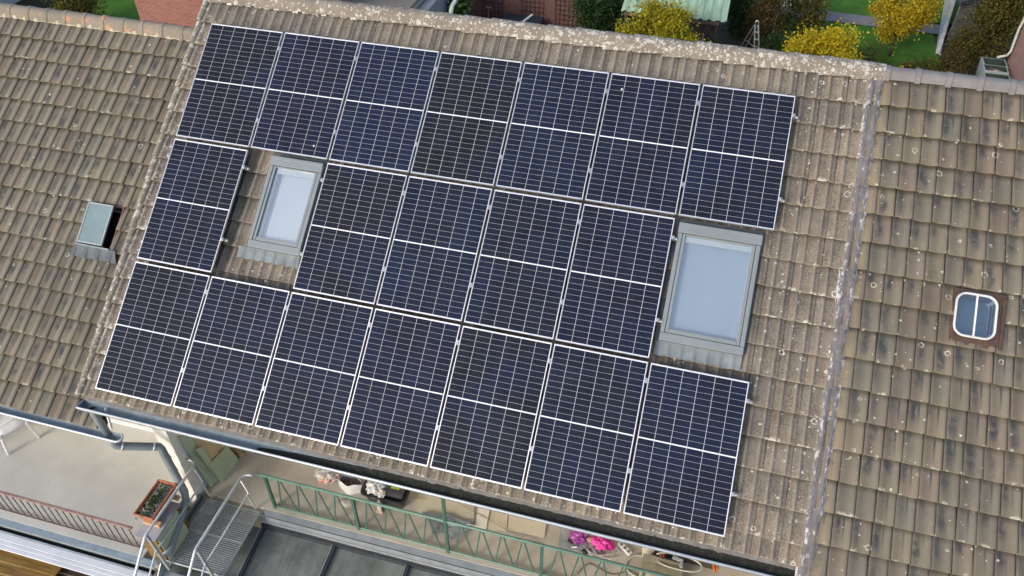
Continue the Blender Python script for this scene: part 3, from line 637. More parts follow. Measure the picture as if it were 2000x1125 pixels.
# ---- right neighbour
house_r = thing('row_house', 'right neighbour house with greyish flat clay tiles and rusty skylight', 'house', (12, 0.5, 0))
DM = (10.235, 10.80, -2.70, -2.045)
def right_extra(b):
    A = r2w(0, .62, NM - .06); y2 = A.y + 5; z2 = A.z - 5 * math.tan(PITCH)
    b.add([(9.1, A.y, A.z), (16, A.y, A.z), (16, y2, z2), (9.1, y2, z2)], [(0, 1, 2, 3)])
dh = (10.30, 10.67, -2.56, -2.14)
roof_r = deck('roof', house_r, [9.09, dh[0], dh[1], 16], [-6.4, dh[2], dh[3], .62], [dh], NM - .03, .05, right_extra)
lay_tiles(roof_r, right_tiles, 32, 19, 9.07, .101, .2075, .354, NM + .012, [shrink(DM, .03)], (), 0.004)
ridge_tiles(roof_r, 'ridge_tile', 9.17, 16, .355, .575, NM + .03, .090, 0.95, M_RIDGE_R, .014)
m = MB(); m.box((9.1, -3.2, 0), (16, 5, 5.0)); m.build('wall', M_CREAM, house_r)
db = thing('roof_window', None, None, mat=roofm()); db['label'] = 'rounded white-rimmed skylight in a rusty sheet frame'; db.parent = house_r; db.matrix_local = Matrix.Translation(-ORG[house_r.name]) @ roofm()
a, b, c, d = DM; n0 = NM + .05
ia, ib, ic, id_ = dh
m = MB(); m.box((a, c, NM), (ia, d, n0)); m.box((ib, c, NM), (b, d, n0)); m.box((ia + .001, c, NM), (ib - .001, ic, n0)); m.box((ia + .001, id_, NM), (ib - .001, d, n0))
m.box((b - .05, c + .001, n0 + .001), (b - .012, d - .05, n0 + .03)); m.build('sheet_frame', M_RUST, db, world=False, bevel=.006)
def rrect(a, b, c, d, r, k=6):
    pts = []
    for (x, y, s) in ((b - r, d - r, 0), (a + r, d - r, 90), (a + r, c + r, 180), (b - r, c + r, 270)):
        for i in range(k + 1): t_ = R(s + 90 * i / k); pts.append((x + r * math.cos(t_), y + r * math.sin(t_)))
    return pts
rr = rrect(10.262, 10.69, -2.60, -2.10, .11)
m = MB(); m.tube([(x, y, n0 + .035) for x, y in rr], .014, 8, closed=True); m.build('rim', simple('dull_white_rim', (.56, .58, .58), .5, 0, .1, 8), db, world=False, smooth=True)
m = MB(); inn = rrect(10.272, 10.68, -2.59, -2.11, .10); k = len(inn)
m.add([(x, y, n0 + .03) for x, y in inn] + [(x, y, n0 - .18) for x, y in inn], [(i, (i+1) % k, k + (i+1) % k, k + i) for i in range(k)]); m.build('shaft', M_WHITE, db, world=False, smooth=True)
m = MB(); m.box((10.24, -2.62, n0 - .20), (10.72, -2.08, n0 - .19)); m.build('shaft_floor', simple('dim_blue_floor', (.10, .155, .20), .5), db, world=False)
m = MB(); m.box((10.467, -2.60, n0 + .012), (10.482, -2.11, n0 + .045)); m.build('glazing_bar', M_WHITE, db, world=False, bevel=.004)
m = MB(); m.prism(rrect(10.268, 10.684, -2.594, -2.106, .104), n0 + .026, n0 + .032); m.build('pane', M_GLASS, db, world=False)

# ------------------------------------------------------------------ solar panels
fl, fs_ = .012, .008
m = MB(); z0, z1 = -.035, 0.0
m.box((0, -PH, z0), (fs_, 0, z1)); m.box((PW - fs_, -PH, z0), (PW, 0, z1)); m.box((fs_ + .0002, -PH, z0), (PW - fs_ - .0002, -PH + fl, z1)); m.box((fs_ + .0002, -fl, z0), (PW - fs_ - .0002, 0, z1))
frame_me = m.mesh('frame', M_ALU)
m = MB(); m.box((fs_, -PH + fl, -.010), (PW - fs_, -fl, -.004)); back_me = m.mesh('backsheet', M_BACK)
mg, vx, vy, mid_ = .006, .0043, .0022, .016
mx_ = .004; cw = (PW - 2 * fs_ - 2 * mx_ - 5 * vx) / 6; ch = ((PH - 2 * fl - 2 * mg - mid_) / 2 - 11 * vy) / 12
m = MB(); m.box((0, 0, 0), (cw, ch, .0008)); cell_me = m.mesh('cell', M_CELL)
tints = {(0, 2): (0.0091, 0.0147, 0.0375), (0, 3): (0.0100, 0.0111, 0.0171), (0, 4): (0.0088, 0.0136, 0.0307), (0, 5): (0.0085, 0.0111, 0.0255), (1, 3): (0.0088, 0.0134, 0.0289), (1, 2): (0.0104, 0.0113, 0.0204), (0, 6): (0.0084, 0.0113, 0.0255), (2, 5): (0.0087, 0.0125, 0.0266)}
rown = ('top', 'middle', 'bottom'); ordn = ('leftmost', 'second', 'third', 'fourth', 'fifth', 'sixth', 'rightmost')
for r_, c_ in grid:
    if r_ == 1: lab = {0: 'solar panel alone left of the narrow roof window, middle row', 2: 'solar panel just right of the narrow roof window, middle row', 3: 'second solar panel right of the narrow roof window, middle row', 4: 'third solar panel right of the narrow roof window, middle row', 5: 'solar panel beside the large blue roof window, middle row'}[c_]
    else: lab = 'dark blue solar panel, %s in the %s row' % (ordn[c_] if c_ in (0, 6) else ordn[c_] + ' from left', rown[r_])
    pt = thing('solar_panel', lab, 'solar panel', mat=roofm(pan_u(c_) + random.uniform(-.002, .002), pan_v(r_) + random.uniform(-.002, .002), random.uniform(-.002, .002), random.uniform(-.0012, .0012)), group='solar panels on the brown roof')
    for nm, me in (('frame', frame_me), ('backsheet', back_me)):
        o = bpy.data.objects.new(nm, me); COL.objects.link(o); o.parent = pt
    tn = tints.get((r_, c_), (0.0092 + random.uniform(-.0007, .0007), 0.0115 + random.uniform(-.0006, .0009), 0.0235 + random.uniform(-.0035, .0035)))
    for half in (0, 1):
        y0 = -PH + fl + mg + half * (12 * ch + 11 * vy + mid_)
        for i in range(6):
            for j in range(12):
                o = bpy.data.objects.new('cell', cell_me); COL.objects.link(o); o.parent = pt
                o.location = (fs_ + mx_ + i * (cw + vx), y0 + j * (ch + vy), -.0036); q = random.uniform(.9, 1.1)
                o.color = (tn[0] * q, tn[1] * q, tn[2] * q, 1)
    if (r_, c_) in ((0, 1), (0, 5)):
        x, y = {(0, 1): (.90, -1.60), (0, 5): (.17, -.21)}[(r_, c_)]
        m = MB(); m.prism([(x + .011 * math.cos(a) * (1 + .3 * math.sin(3 * a)), y + .016 * math.sin(a)) for a in [2 * math.pi * i / 12 for i in range(12)]], -.0026, -.0012); m.build('bird_dropping', M_SPLAT, pt, world=False)
# rails with their clamps
def rail(r_, v, segs, rown_):
    vv = v
    for (ca, cb) in segs:
        ua, ub = pan_u(ca) - .04, pan_u(cb) + PW + .045
        rt_ = thing('mounting_rail', 'aluminium mounting rail under the %s' % rown_[(ca, cb)], 'rail', mat=roofm(0, vv, 0))
        m = MB(); m.box((ua, -.02, -.075), (ub, .02, -.0365)); m.build('profile', M_ALU, rt_, world=False)
        for c_ in range(ca, cb):
            x = pan_u(c_) + PW + GX / 2; m = MB(); m.box((x - .013, -.03, -.03), (x + .013, .03, .0045)); m.tube([(x, 0, .0046), (x, 0, .012)], .008, 6); m.build('mid_clamp', M_STEEL, rt_, world=False)
        for x, s in ((ub - .045, 1), (ua + .04, -1)):
            m = MB(); m.box((min(x, x + s * .035), -.022, -.036), (max(x, x + s * .035), .022, .005)); m.tube([(x + s * .02, 0, .0052), (x + s * .02, 0, .016)], .010, 8); m.build('end_clamp', M_STEEL, rt_, world=False, bevel=.003)
            if s > 0:
                m = MB(); m.tube([(x + .045, 0, -.056), (x + .078, 0, -.056)], .022, 10); m.build('end_cap', M_STEEL, rt_, world=False, smooth=True)
for r_, (va, vb) in enumerate(((-.26, -1.36), (-2.05, -3.09), (-3.83, -4.89))):
    for v, w in ((va, 'upper'), (vb, 'lower')):
        if r_ == 1: rail(r_, v, ((0, 0), (2, 5)), {(0, 0): '%s half of the lone panel left of the narrow window' % w, (2, 5): '%s half of the four middle panels between the windows' % w})
        else: rail(r_, v, ((0, 6),), {(0, 6): '%s half of the %s panel row' % (w, rown[r_])})

# ------------------------------------------------------------------ ground and terraces
t = MT('garden_soil', 0.95); p = t.pos(); c = t.ramp(t.noise(p, 2.5, 6), [(0.3, (0.035, 0.026, 0.016)), (0.55, (0.06, 0.048, 0.026)), (0.8, (0.055, 0.07, 0.022))])
t.col(c).bump(t.noise(p, 12, 5), 0.8, 0.05); M_SOIL = t.m
t = MT('lawn_grass', 0.9, 0, 0.2); p = t.pos()
c = t.ramp(t.noise(p, 1.1, 6, 0.7), [(0.3, (0.055, 0.145, 0.012)), (0.55, (0.085, 0.22, 0.02)), (0.8, (0.14, 0.30, 0.035))])
c = t.mix(t.rng(t.noise(p, 26, 4, 0.8), 0.5, 0.75, 0, 0.55), c, (0.02, 0.055, 0.008))
t.col(c).bump(t.noise(p, 45, 4, 0.8), 1.0, 0.06); M_GRASS = t.m
def conc(name, a, b, sc=1.2):
    t = MT(name, 0.85, 0, 0.3); p = t.pos()
    c = t.ramp(t.noise(p, sc, 6, 0.62), [(0.28, a), (0.72, b)])
    c = t.mix(t.rng(t.noise(p, 60, 3, 0.7), 0.55, 0.75, 0, 0.22), c, tuple(q * .45 for q in a))
    c = t.mix(t.rng(t.noise(t.vmath('ADD', p, (5, 1, 3)), 7, 5, 0.7), 0.6, 0.75, 0, 0.3), c, tuple(q * .6 for q in a))
    c = t.mix(t.math('MULTIPLY', t.rng(t.noise(p, 34, 3, .6), .68, .72), t.rng(t.noise(p, 1.6, 3), .42, .6)), c, tuple(q * .25 for q in a))
    c = t.mix(t.rng(t.noise(t.vmath('ADD', p, (9, 2, 0)), 0.8, 3, .5, .6), .5, .75, 0, .35), c, tuple(q * .72 for q in a))
    t.col(c).bump(t.noise(p, 90, 4), 0.15, 0.003); return t.m
M_CONC = conc('smooth_terrace_concrete', (0.48, 0.475, 0.435), (0.64, 0.63, 0.575), 0.9)
M_CONC2 = conc('stained_terrace_concrete', (0.42, 0.37, 0.29), (0.57, 0.53, 0.44), 1.8)
M_PAVE = conc('grey_paving', (0.16, 0.155, 0.15), (0.24, 0.23, 0.22), 3)
def struct(name, m, mat, smooth=False):
    o = m.build(name, mat, None, smooth=smooth); o['kind'] = 'structure'; return o
m = MB(); m.add([(-160, -60, 0), (160, -60, 0), (160, 200, 0), (-160, 200, 0)], [(0, 1, 2, 3)]); struct('ground', m, M_SOIL)
nx = 90
def lawn(x0, x1, y0, y1, z, name='lawn'):
    m = MB(); n_ = 60; vs = [(x0 + (x1-x0) * i / n_, y0 + (y1-y0) * j / n_, z + .03 * mnoise.noise(Vector((i * .4, j * .4, 0))) + .03) for i in range(n_+1) for j in range(n_+1)]
    m.add(vs, [(i*(n_+1)+j, (i+1)*(n_+1)+j, (i+1)*(n_+1)+j+1, i*(n_+1)+j+1) for i in range(n_) for j in range(n_)]); struct(name, m, M_GRASS, True)
lawn(7.6, 30, 26.0, 70, .02); lawn(9.3, 15.4, 21.0, 25.0, .02); lawn(-60, -10.2, 9.0, 60, .02)
m = MB(); m.add([(8.6, 25.05, .085), (16, 24.75, .085), (16, 25.75, .085), (8.6, 26.1, .085)], [(0, 1, 2, 3)]); struct('garden_path', m, M_PAVE)
m = MB(); m.add([(-10, -20, .01), (14, -20, .01), (14, -2.2, .01), (-10, -2.2, .01)], [(0, 1, 2, 3)]); struct('front_yard', m, M_PAVE)
m = MB(); m.box((-8, -5.11, 2.72), (.249, -2.952, 3.0)); struct('terrace_floor', m, M_CONC)
m = MB(); m.box((.482, -3.885, 2.72), (10.2, -2.203, 3.0)); struct('terrace_floor', m, M_CONC2)
m = MB(); m.box((.02, -5.0, 0), (.48, -4.05, 2.60)); m.box((-8, -4.9, 0), (.0, -4.7, 2.7)); m.box((.5, -3.8, 0), (9.1, -3.65, 2.7)); struct('terrace_wall', m, M_CREAM)

# ---- left terrace edge
M_OLDRED = simple('peeling_red_brown_paint', (0.31, 0.195, 0.17), 0.8, 0, 0.45, 14, 0.3, wpos=True)
M_BAR = simple('rusty_bar', (0.10, 0.062, 0.048), 0.8, 0, 0.4, 20)
rl = thing('terrace_railing', 'low reddish-brown bar railing at the edge of the left terrace', 'railing', (-3, -4.99, 3.0))
m = MB(); m.box((-6.2, -5.015, 3.565), (.2, -4.97, 3.595)); m.build('top_rail', M_OLDRED, rl, bevel=.006)
m = MB(); m.box((-6.2, -5.0, 3.02), (.2, -4.985, 3.035)); m.build('bottom_rail', M_BAR, rl)
for i in range(49):
    x = .12 - i * .1255; m = MB(); m.bar((x, -4.992, 3.0), (x, -4.992, 3.566), .011, .011); m.build('bar', M_BAR, rl)
M_ZBLUE = zinc('blue_grey_zinc', (0.27, 0.335, 0.40), 0.2, 0.1)
fl_ = thing('edge_flashing', 'blue-grey zinc flashing below the left terrace railing', 'flashing', (-3, -5.2, 2.9))
m = MB(); m.sheet([(-8, -5.112, 2.992), (-8, -5.205, 2.985), (.50, -5.205, 2.985), (.50, -5.112, 2.992)], .004); m.build('sheet', M_ZBLUE, fl_)
m = MB(); m.sheet([(-8, -5.207, 2.975), (-8, -5.215, 2.94), (.50, -5.215, 2.94), (.50, -5.207, 2.975)], .004); m.build('drip_edge', M_ZINC_L, fl_)
bgut = thing('box_gutter', 'dark box gutter along the white boards below left terrace', 'gutter', (-3, -5.32, 2.8))
m = MB(); m.box((-8, -5.275, 2.88), (.5, -5.218, 2.895)); m.box((-8, -5.222, 2.8955), (.5, -5.217, 2.935)); m.build('trough', M_MOSS, bgut)
m = MB(); m.box((-8, -5.292, 2.88), (.5, -5.277, 2.958)); m.build('front_rim', M_ZINC_L, bgut, bevel=.004)
M_WBOARD = simple('white_board', (0.70, 0.73, 0.77), 0.5, 0, 0.08, 3, wpos=True)
wb = thing('white_fascia', 'white boards below the gutter in the lower left corner', 'fascia', (-3, -5.5, 2.8))
for k, (ya, yb) in enumerate(((-5.405, -5.298), (-5.465, -5.411), (-5.525, -5.470))):
    m = MB(); m.box((-8, ya, 2.91 - .010 * k), (.46, yb, 2.94 - .010 * k)); m.build('board', M_WBOARD, wb, bevel=.004)
t = MT('golden_wood', 0.55); p = t.pos(); c = t.ramp(t.noise(t.map(p, (1.2, 14, 14)), 2.0, 6, 0.65), [(0.3, (0.12, 0.065, 0.014)), (0.55, (0.25, 0.145, 0.03)), (0.8, (0.34, 0.21, 0.06))])
t.col(c).bump(t.noise(t.map(p, (2, 22, 22)), 2, 4), 0.3, 0.004); M_WOOD = t.m
wd = thing('wooden_deck', 'golden-brown plank roof in the lower left corner', 'planks', (-3, -6.0, 2.0))
for k in range(10):
    m = MB(); y1 = -5.30 - k * .16; m.box((-8, y1 - .157, 2.72 - k * .03), (-.95 - .05 * k, y1, 2.76 - k * .03)); m.build('plank', M_WOOD, wd, bevel=.003)
for k in range(6):  # added dark boards fill the area beside the planks in place of shade
    m = MB(); y1 = -5.305 - k * .2; m.box((-1.6 - .05 * k, y1 - .197, 2.60 - k * .03), (.47, y1, 2.64 - k * .03)); m.build('shade_filler', simple('gap_shade_brown', (.05, .03, .02), .7, 0, .3, 6, .3), wd, bevel=.003)

# ---- white garden chairs on the left terrace
M_PLAST = simple('white_plastic', (0.72, 0.73, 0.74), 0.35, 0, 0.06, 4)
def chair(lab, loc, rot):
    ch_ = thing('garden_chair', lab, 'chair', group='white chairs on the terrace', mat=Matrix.Translation(loc) @ Matrix.Rotation(rot, 4, 'Z'))
    def B(m, n, **k): return m.build(n, M_PLAST, ch_, world=False, **k)
    m = MB(); m.add([(x, y, .43 + .012 * math.cos(x * 8) - .02 * (y < -.1)) for y in (-.24, -.12, .05, .22) for x in (-.24, -.1, .1, .24)], [(j*4+i, j*4+i+1, j*4+i+5, j*4+i+4) for j in range(3) for i in range(3)]); o = B(m, 'seat', smooth=True); o.modifiers.new('s', 'SOLIDIFY').thickness = .02
    for sx in (-1, 1):
        for sy in (-1, 1):
            m = MB(); a = Vector((sx * .23, sy * .20, .43)); b = Vector((sx * .24, sy * .25, 0)); m.bar(a, b, .062, .034); B(m, 'leg', bevel=.008)
        m = MB(); m.tube([(sx * .27, -.24, .40), (sx * .275, -.25, .62), (sx * .28, -.20, .655), (sx * .28, .18, .67), (sx * .25, .25, .66)], .020, 8); B(m, 'armrest', smooth=True)
    m = MB()
    for i in range(5): x = -.18 + .09 * i; m.bar((x, .22, .45), (x * 1.05, .33, .86), .04, .012, (0, 1, 0))
    B(m, 'back_slats')
    m = MB(); m.tube([(-.25, .21, .43), (-.255, .32, .80), (-.19, .345, .88), (.19, .345, .88), (.255, .32, .80), (.25, .21, .43)], .022, 8); B(m, 'back_frame', smooth=True)
chair('white plastic garden chair half hidden under the left gutter', (-3.08, -3.76, 3.0), R(-30))
chair('white plastic garden chair at the left picture edge', (-3.72, -4.12, 3.0), R(-15))

# ---- planter and its stand
M_TERRA = simple('terracotta_plastic', (0.42, 0.15, 0.07), 0.6, 0, 0.12, 6, 0.1)
st = thing('wooden_crate', 'yellow-brown wooden crate under the terracotta planter', 'crate', (.48, -4.75, 3.0))
for k in range(4):
    m = MB(); m.box((.36, -5.06, 3.002 + k * .145), (.63, -4.47, 3.14 + k * .145)); m.build('board', M_WOOD, st, bevel=.004)
m = MB(); m.sheet([(.325, -5.10, 3.60), (.655, -5.09, 3.60), (.65, -4.46, 3.60), (.36, -4.45, 3.60)], .012); o = m.build('cover_plate', simple('lilac_grey_sheet', (.40, .40, .43), .5, .1, .08), None); label(o, 'lilac-grey metal sheet on the crate under the planter', 'plate')
for k, (y, lb) in enumerate(((-4.86, 'pale wood block under the near end of the planter'), (-4.40, 'pale wood block under the far end of the planter'))):
    m = MB(); m.box((.33, y - .035, 3.602), (.60, y + .035, 3.655)); o = m.build('wood_block', simple('pale_wood', (.50, .33, .17), .7), None, bevel=.004); label(o, lb, 'wood block', 'wood blocks under the planter')
pl = thing('planter', 'rectangular terracotta planter with pale stones and a small plant', 'planter', (.42, -4.61, 3.657))
m = MB()
def rect(a, b, c, d, z): return [(a, c, z), (b, c, z), (b, d, z), (a, d, z)]
ra = [rect(.31, .53, -4.86, -4.36, 3.657), rect(.275, .565, -4.905, -4.315, 3.835), rect(.262, .578, -4.918, -4.302, 3.835), rect(.262, .578, -4.918, -4.302, 3.862), rect(.282, .558, -4.898, -4.322, 3.862), rect(.30, .54, -4.88, -4.34, 3.79)]
m.add([q for r_ in ra for q in r_], [tuple(range(4))] + [(i*4+k, i*4+(k+1) % 4, (i+1)*4+(k+1) % 4, (i+1)*4+k) for i in range(5) for k in range(4)] + [(20, 21, 22, 23)]); m.build('box', M_TERRA, pl, bevel=.004)
m = MB(); m.box((.295, -4.885, 3.79), (.545, -4.335, 3.815)); m.build('soil', simple('potting_soil', (.05, .035, .022), .95, 0, .4, 30, .6), pl)
t = MT('pale_pebbles', 0.8); isl = nd(t.nt, 'ShaderNodeNewGeometry').outputs['Random Per Island']; t.col(t.ramp(isl, [(0, (.12, .11, .09)), (.4, (.32, .30, .27)), (.8, (.55, .54, .52)), (1, (.36, .27, .20))])); M_PEB = t.m
def pebbles(m, n, x0, x1, y0, y1, z, r0, r1):
    for _ in range(n):
        x, y = random.uniform(x0, x1), random.uniform(y0, y1); r_ = random.uniform(r0, r1)
        m.add([(x + r_ * a, y + r_ * b * 1.2, z + r_ * c) for a, b, c in ((1, 0, 0), (0, 1, 0), (-1, 0, 0), (0, -1, 0), (.2, .2, .9), (0, 0, -1))], [(0, 1, 4), (1, 2, 4), (2, 3, 4), (3, 0, 4), (1, 0, 5), (2, 1, 5), (3, 2, 5), (0, 3, 5)])
m = MB(); pebbles(m, 520, .305, .535, -4.875, -4.345, 3.822, .008, .017); o = m.build('pebbles', M_PEB, pl); o['kind'] = 'stuff'
def leafmat(name, stops, rough=0.6):
    t = MT(name, rough, 0, 0.3); isl = nd(t.nt, 'ShaderNodeNewGeometry').outputs['Random Per Island']; n_ = t.noise(t.pos(), 2.2, 3)
    f = t.math('ADD', t.math('MULTIPLY', isl, 0.6), t.math('MULTIPLY', n_, 0.5))
    t.col(t.ramp(f, stops)); t.set('Subsurface Weight', 0.0)
    tr = nd(t.nt, 'ShaderNodeBsdfTranslucent'); t.nt.links.new(t.b.inputs['Base Color'].links[0].from_socket, tr.inputs[0])
    mx = nd(t.nt, 'ShaderNodeMixShader', {0: 0.35, 1: t.b.outputs[0], 2: tr.outputs[0]}); t.nt.links.new(mx.outputs[0], t.nt.nodes['Material Output'].inputs[0])
    return t.m
L_GREEN = leafmat('green_leaf', [(.2, (.020, .045, .008)), (.5, (.045, .09, .016)), (.8, (.085, .14, .03))])
L_DARK = leafmat('dark_hedge_leaf', [(.2, (.008, .025, .006)), (.5, (.022, .058, .012)), (.85, (.05, .10, .02))])
L_YEL = leafmat('yellow_autumn_leaf', [(.2, (.34, .25, .010)), (.5, (.58, .46, .018)), (.85, (.68, .56, .03))])
L_YGR = leafmat('lime_autumn_leaf', [(.2, (.20, .18, .012)), (.5, (.38, .34, .02)), (.85, (.52, .44, .03))])
L_GOLD = leafmat('golden_autumn_leaf', [(.2, (.24, .16, .012)), (.5, (.47, .35, .015)), (.85, (.60, .46, .03))])
L_BROWN = leafmat('brown_autumn_leaf', [(.2, (.05, .032, .012)), (.5, (.10, .065, .02)), (.85, (.12, .11, .028))])
L_OLIVE = leafmat('olive_leaf', [(.2, (.035, .045, .010)), (.5, (.085, .085, .018)), (.85, (.18, .14, .02))])
def leaves(m, pts, size, up=0.35):
    for P in pts:
        s = size * random.uniform(.6, 1.3); n_ = Vector((random.gauss(0, 1), random.gauss(0, 1), random.gauss(0, 1) + up)).normalized()
        a = n_.orthogonal().normalized(); a = Matrix.Rotation(random.uniform(0, 6.28), 3, n_) @ a; b = n_.cross(a)
        P = Vector(P); m.add([P - a * s * .5, P + b * s * .32 - n_ * s * .08, P + a * s * .5, P - b * s * .32 - n_ * s * .08], [(0, 1, 2, 3)])
def crown_pts(c, rad, n, clumps=26, spread=.26, hollow=.45):
    cs = []
    for _ in range(clumps):
        d = Vector((random.gauss(0, 1), random.gauss(0, 1), random.gauss(0, 1))).normalized() * random.uniform(hollow, .92); cs.append((d, random.uniform(.6, 1.25)))
    out = []
    for _ in range(n):
        d, k = random.choice(cs); q = d + Vector((random.gauss(0, 1), random.gauss(0, 1), random.gauss(0, 1))) * spread * k
        out.append(Vector(c) + Vector((q.x * rad[0], q.y * rad[1], q.z * rad[2])))
    return [q for q in out if q.z > .05]
M_BARK = simple('bark', (.07, .05, .035), .9, 0, .3, 12, .6)
def tree(name, lab, cat, base, c, rad, n, size, mat, clumps=28, stems=5, spread=.26, hollow=.45, trunk=.06, group=None):
    tr = thing(name, lab, cat, base, group)
    m = MB(); leaves(m, crown_pts(c, rad, n, clumps, spread, hollow), size); m.build('crown', mat, tr, fix=False)
    m = MB(); B0 = Vector(base); C0 = Vector(c)
    fork = B0.lerp(C0, .45); m.tube([B0, B0.lerp(fork, .5) + Vector((random.uniform(-.05, .05), 0, 0)), fork], [trunk * 1.2, trunk, trunk * .8], 7)
    for k in range(stems):
        a = 6.28 * k / stems + random.random(); e_ = C0 + Vector((math.cos(a) * rad[0] * .7, math.sin(a) * rad[1] * .7, random.uniform(-.1, .6) * rad[2])); m.tube([fork, fork.lerp(e_, .5) + Vector((0, 0, .08)), e_], [trunk * .6, trunk * .35, trunk * .12], 5)
    m.build('trunk', M_BARK, tr, smooth=True); return tr
m = MB(); leaves(m, [Vector((random.gauss(.43, .04), random.gauss(-4.64, .12), 3.84 + random.random() * .06)) for _ in range(190)], .04); leaves(m, [Vector((random.uniform(.31, .53), random.uniform(-4.86, -4.36), 3.835 + random.random() * .02)) for _ in range(60)], .03); m.build('plant', L_GREEN, pl, fix=False)['kind'] = 'stuff'

L_GREY = leafmat('grey_leaf', [(.2, (.16, .17, .14)), (.5, (.34, .35, .30)), (.85, (.5, .5, .46))])
Q = Vector((0.211, -5.204, 2.75)); tree('potted_plant', 'grey-leaved plant at the foot of the left handrail', 'plant', (Q.x, Q.y, 2.62), (Q.x, Q.y, 2.80), (.13, .11, .08), 320, .045, L_GREY, 14, 5, .3, .4, .01)
# ---- leaning boards at the wing wall
M_PGREEN = simple('green_plasterboard', (0.41, 0.465, 0.32), 0.8, 0, 0.06, 4)
M_TAN = simple('tan_board', (0.56, 0.43, 0.27), 0.8, 0, 0.08, 5)
def slab(name, lab, cat, corners, t_, mat, group=None):
    m = MB(); m.sheet(corners, t_); o = m.build(name, mat, None, bevel=.002); return label(o, lab, cat, group)
slab('plasterboard', 'long narrow green plasterboard leaning on the cream wall', 'plasterboard', [(0.577, -3.78, 3.004), (0.625, -3.617, 3.004), (0.53, -3.625, 4.204), (0.5, -3.88, 4.413)], .0125, M_PGREEN, 'leaning plasterboards')
slab('tan_board', 'tan board leaning between the green plasterboards', 'board', [(0.609, -3.652, 3.004), (0.652, -3.365, 3.004), (0.56, -3.206, 3.525), (0.54, -3.676, 4.245)], .012, M_TAN)
slab('plasterboard', 'narrow green plasterboard strip leaning in front of the tan board', 'plasterboard', [(0.612, -3.641, 3.004), (0.631, -3.565, 3.004), (0.6, -3.641, 3.936), (0.6, -3.775, 4.007)], .0125, M_PGREEN, 'leaning plasterboards')
slab('plasterboard', 'squarish green plasterboard leaning nearest the metal landing', 'plasterboard', [(0.698, -3.647, 3.004), (0.729, -3.177, 3.004), (0.62, -3.192, 3.368), (0.62, -3.688, 3.509)], .0125, M_PGREEN, 'leaning plasterboards')
for k, (q, lb) in enumerate(((((0.622, -3.173, 3.03), (0.761, -3.039, 3.03)), 'brown timber offcut behind the squarish green plasterboard'), (((0.426, -2.975, 3.05), (0.767, -3.106, 3.05)), 'pale timber offcut lying right of the plasterboards'))):
    m = MB(); m.bar(q[0], q[1], .07, .045); o = m.build('timber_offcut', simple('timber', (.30, .17, .08) if k == 0 else (.45, .30, .15), .75), None, bevel=.003); label(o, lb, 'timber')
m = MB(); m.box((-.36, -3.42, 3.002), (-.16, -3.22, 3.22)); m.box((-.37, -3.43, 3.221), (-.15, -3.21, 3.24)); o = m.build('storage_box', simple('beige_box', (.46, .42, .33), .7), None, bevel=.006); label(o, 'small beige box by the left house door under gutter end', 'box')
slab('plasterboard', 'pale green board leaning against the side of the wooden crate', 'plasterboard', [(.675, -5.04, 3.004), (.645, -5.04, 3.56), (.645, -4.55, 3.56), (.675, -4.55, 3.004)], .0125, M_PGREEN, 'leaning plasterboards')

# ---- metal stair landing
M_GALV = simple('galvanised_steel', (0.44, 0.47, 0.485), 0.45, 0.5, 0.14, 9, wpos=True)
M_GALVW = simple('pale_galvanised_tube', (0.60, 0.62, 0.63), 0.4, 0.4, 0.12, 6, wpos=True)
ld = thing('stair_landing', 'galvanised grating landing with tube handrails beside the planter', 'stairs', (1.04, -4.5, 2.97))
gx0, gx1, gy0_, gy1_ = .545, 1.535, -5.06, -3.965
m = MB()
for k in range(34): y = gy1_ - .016 - k * (gy1_ - gy0_ - .03) / 33; m.box((gx0 + .004, y - .0035, 2.972), (gx1 - .004, y + .0035, 3.0))
m.build('bearing_bars', M_GALV, ld)
m = MB()
for k in range(30): x = gx0 + .016 + k * (gx1 - gx0 - .032) / 29; m.box((x - .003, gy0_ + .004, 2.988), (x + .003, gy1_ - .004, 2.9965))
m.build('cross_bars', M_GALV, ld)
m = MB(); m.box((gx0 - .006, gy0_, 2.955), (gx0, gy1_, 3.004)); m.box((gx1, gy0_, 2.955), (gx1 + .006, gy1_, 3.004)); m.box((gx0, gy1_ - .005, 2.955), (gx1, gy1_, 3.003)); m.box((gx0, gy0_, 2.955), (gx1, gy0_ + .005, 3.003)); m.box((gx0, -4.508, 2.956), (gx1, -4.50, 3.002)); m.build('frame', M_GALVW, ld)
for s, x0, xh, lb in ((0, .665, .43, 'left'), (1, 1.45, 1.60, 'right')):
    m = MB(); yy = -3.90
    pts = [(xh, yy, 3.90), (xh + (.14 if s == 0 else -.06), yy - .005, 3.90), (x0 - (.03 if s == 0 else -.03), yy - .03, 3.90), (x0, yy - .10, 3.90), (x0, -5.17, 3.90), (x0, -5.21, 3.88), (x0, -6.3, 2.98)]
    m.tube(pts, .0215, 10); m.build('handrail', M_GALVW, ld, smooth=True)
    m = MB(); m.tube([(x0, yy - .10, 3.86), (x0, yy - .05, 3.47), (x0, yy - .09, 3.45), (x0, -5.17, 3.45), (x0, -6.3, 2.55)], .014, 8); m.build('mid_rail', M_GALVW, ld, smooth=True)
    m = MB(); m.bar((x0, -5.17, 3.88), (x0, -5.12, 2.88), .045, .03); m.build('post', M_GALV, ld)
    m = MB(); m.bar((x0, yy - .09, 3.47), (x0 + .01, yy - .03, 3.0), .025, .02); m.build('brace', M_GALVW, ld)
for x in (gx0 + .02, gx1 - .02):
    m = MB(); m.bar((x, -5.06, 2.93), (x, -8.0, .3), .012, .2); m.build('stringer', M_GALV, ld)
for k in range(12):
    m = MB(); y = -5.12 - k * .235; z = 2.79 - k * .21; m.box((gx0 + .03, y - .24, z - .03), (gx1 - .03, y, z)); m.build('step', M_GALV, ld)
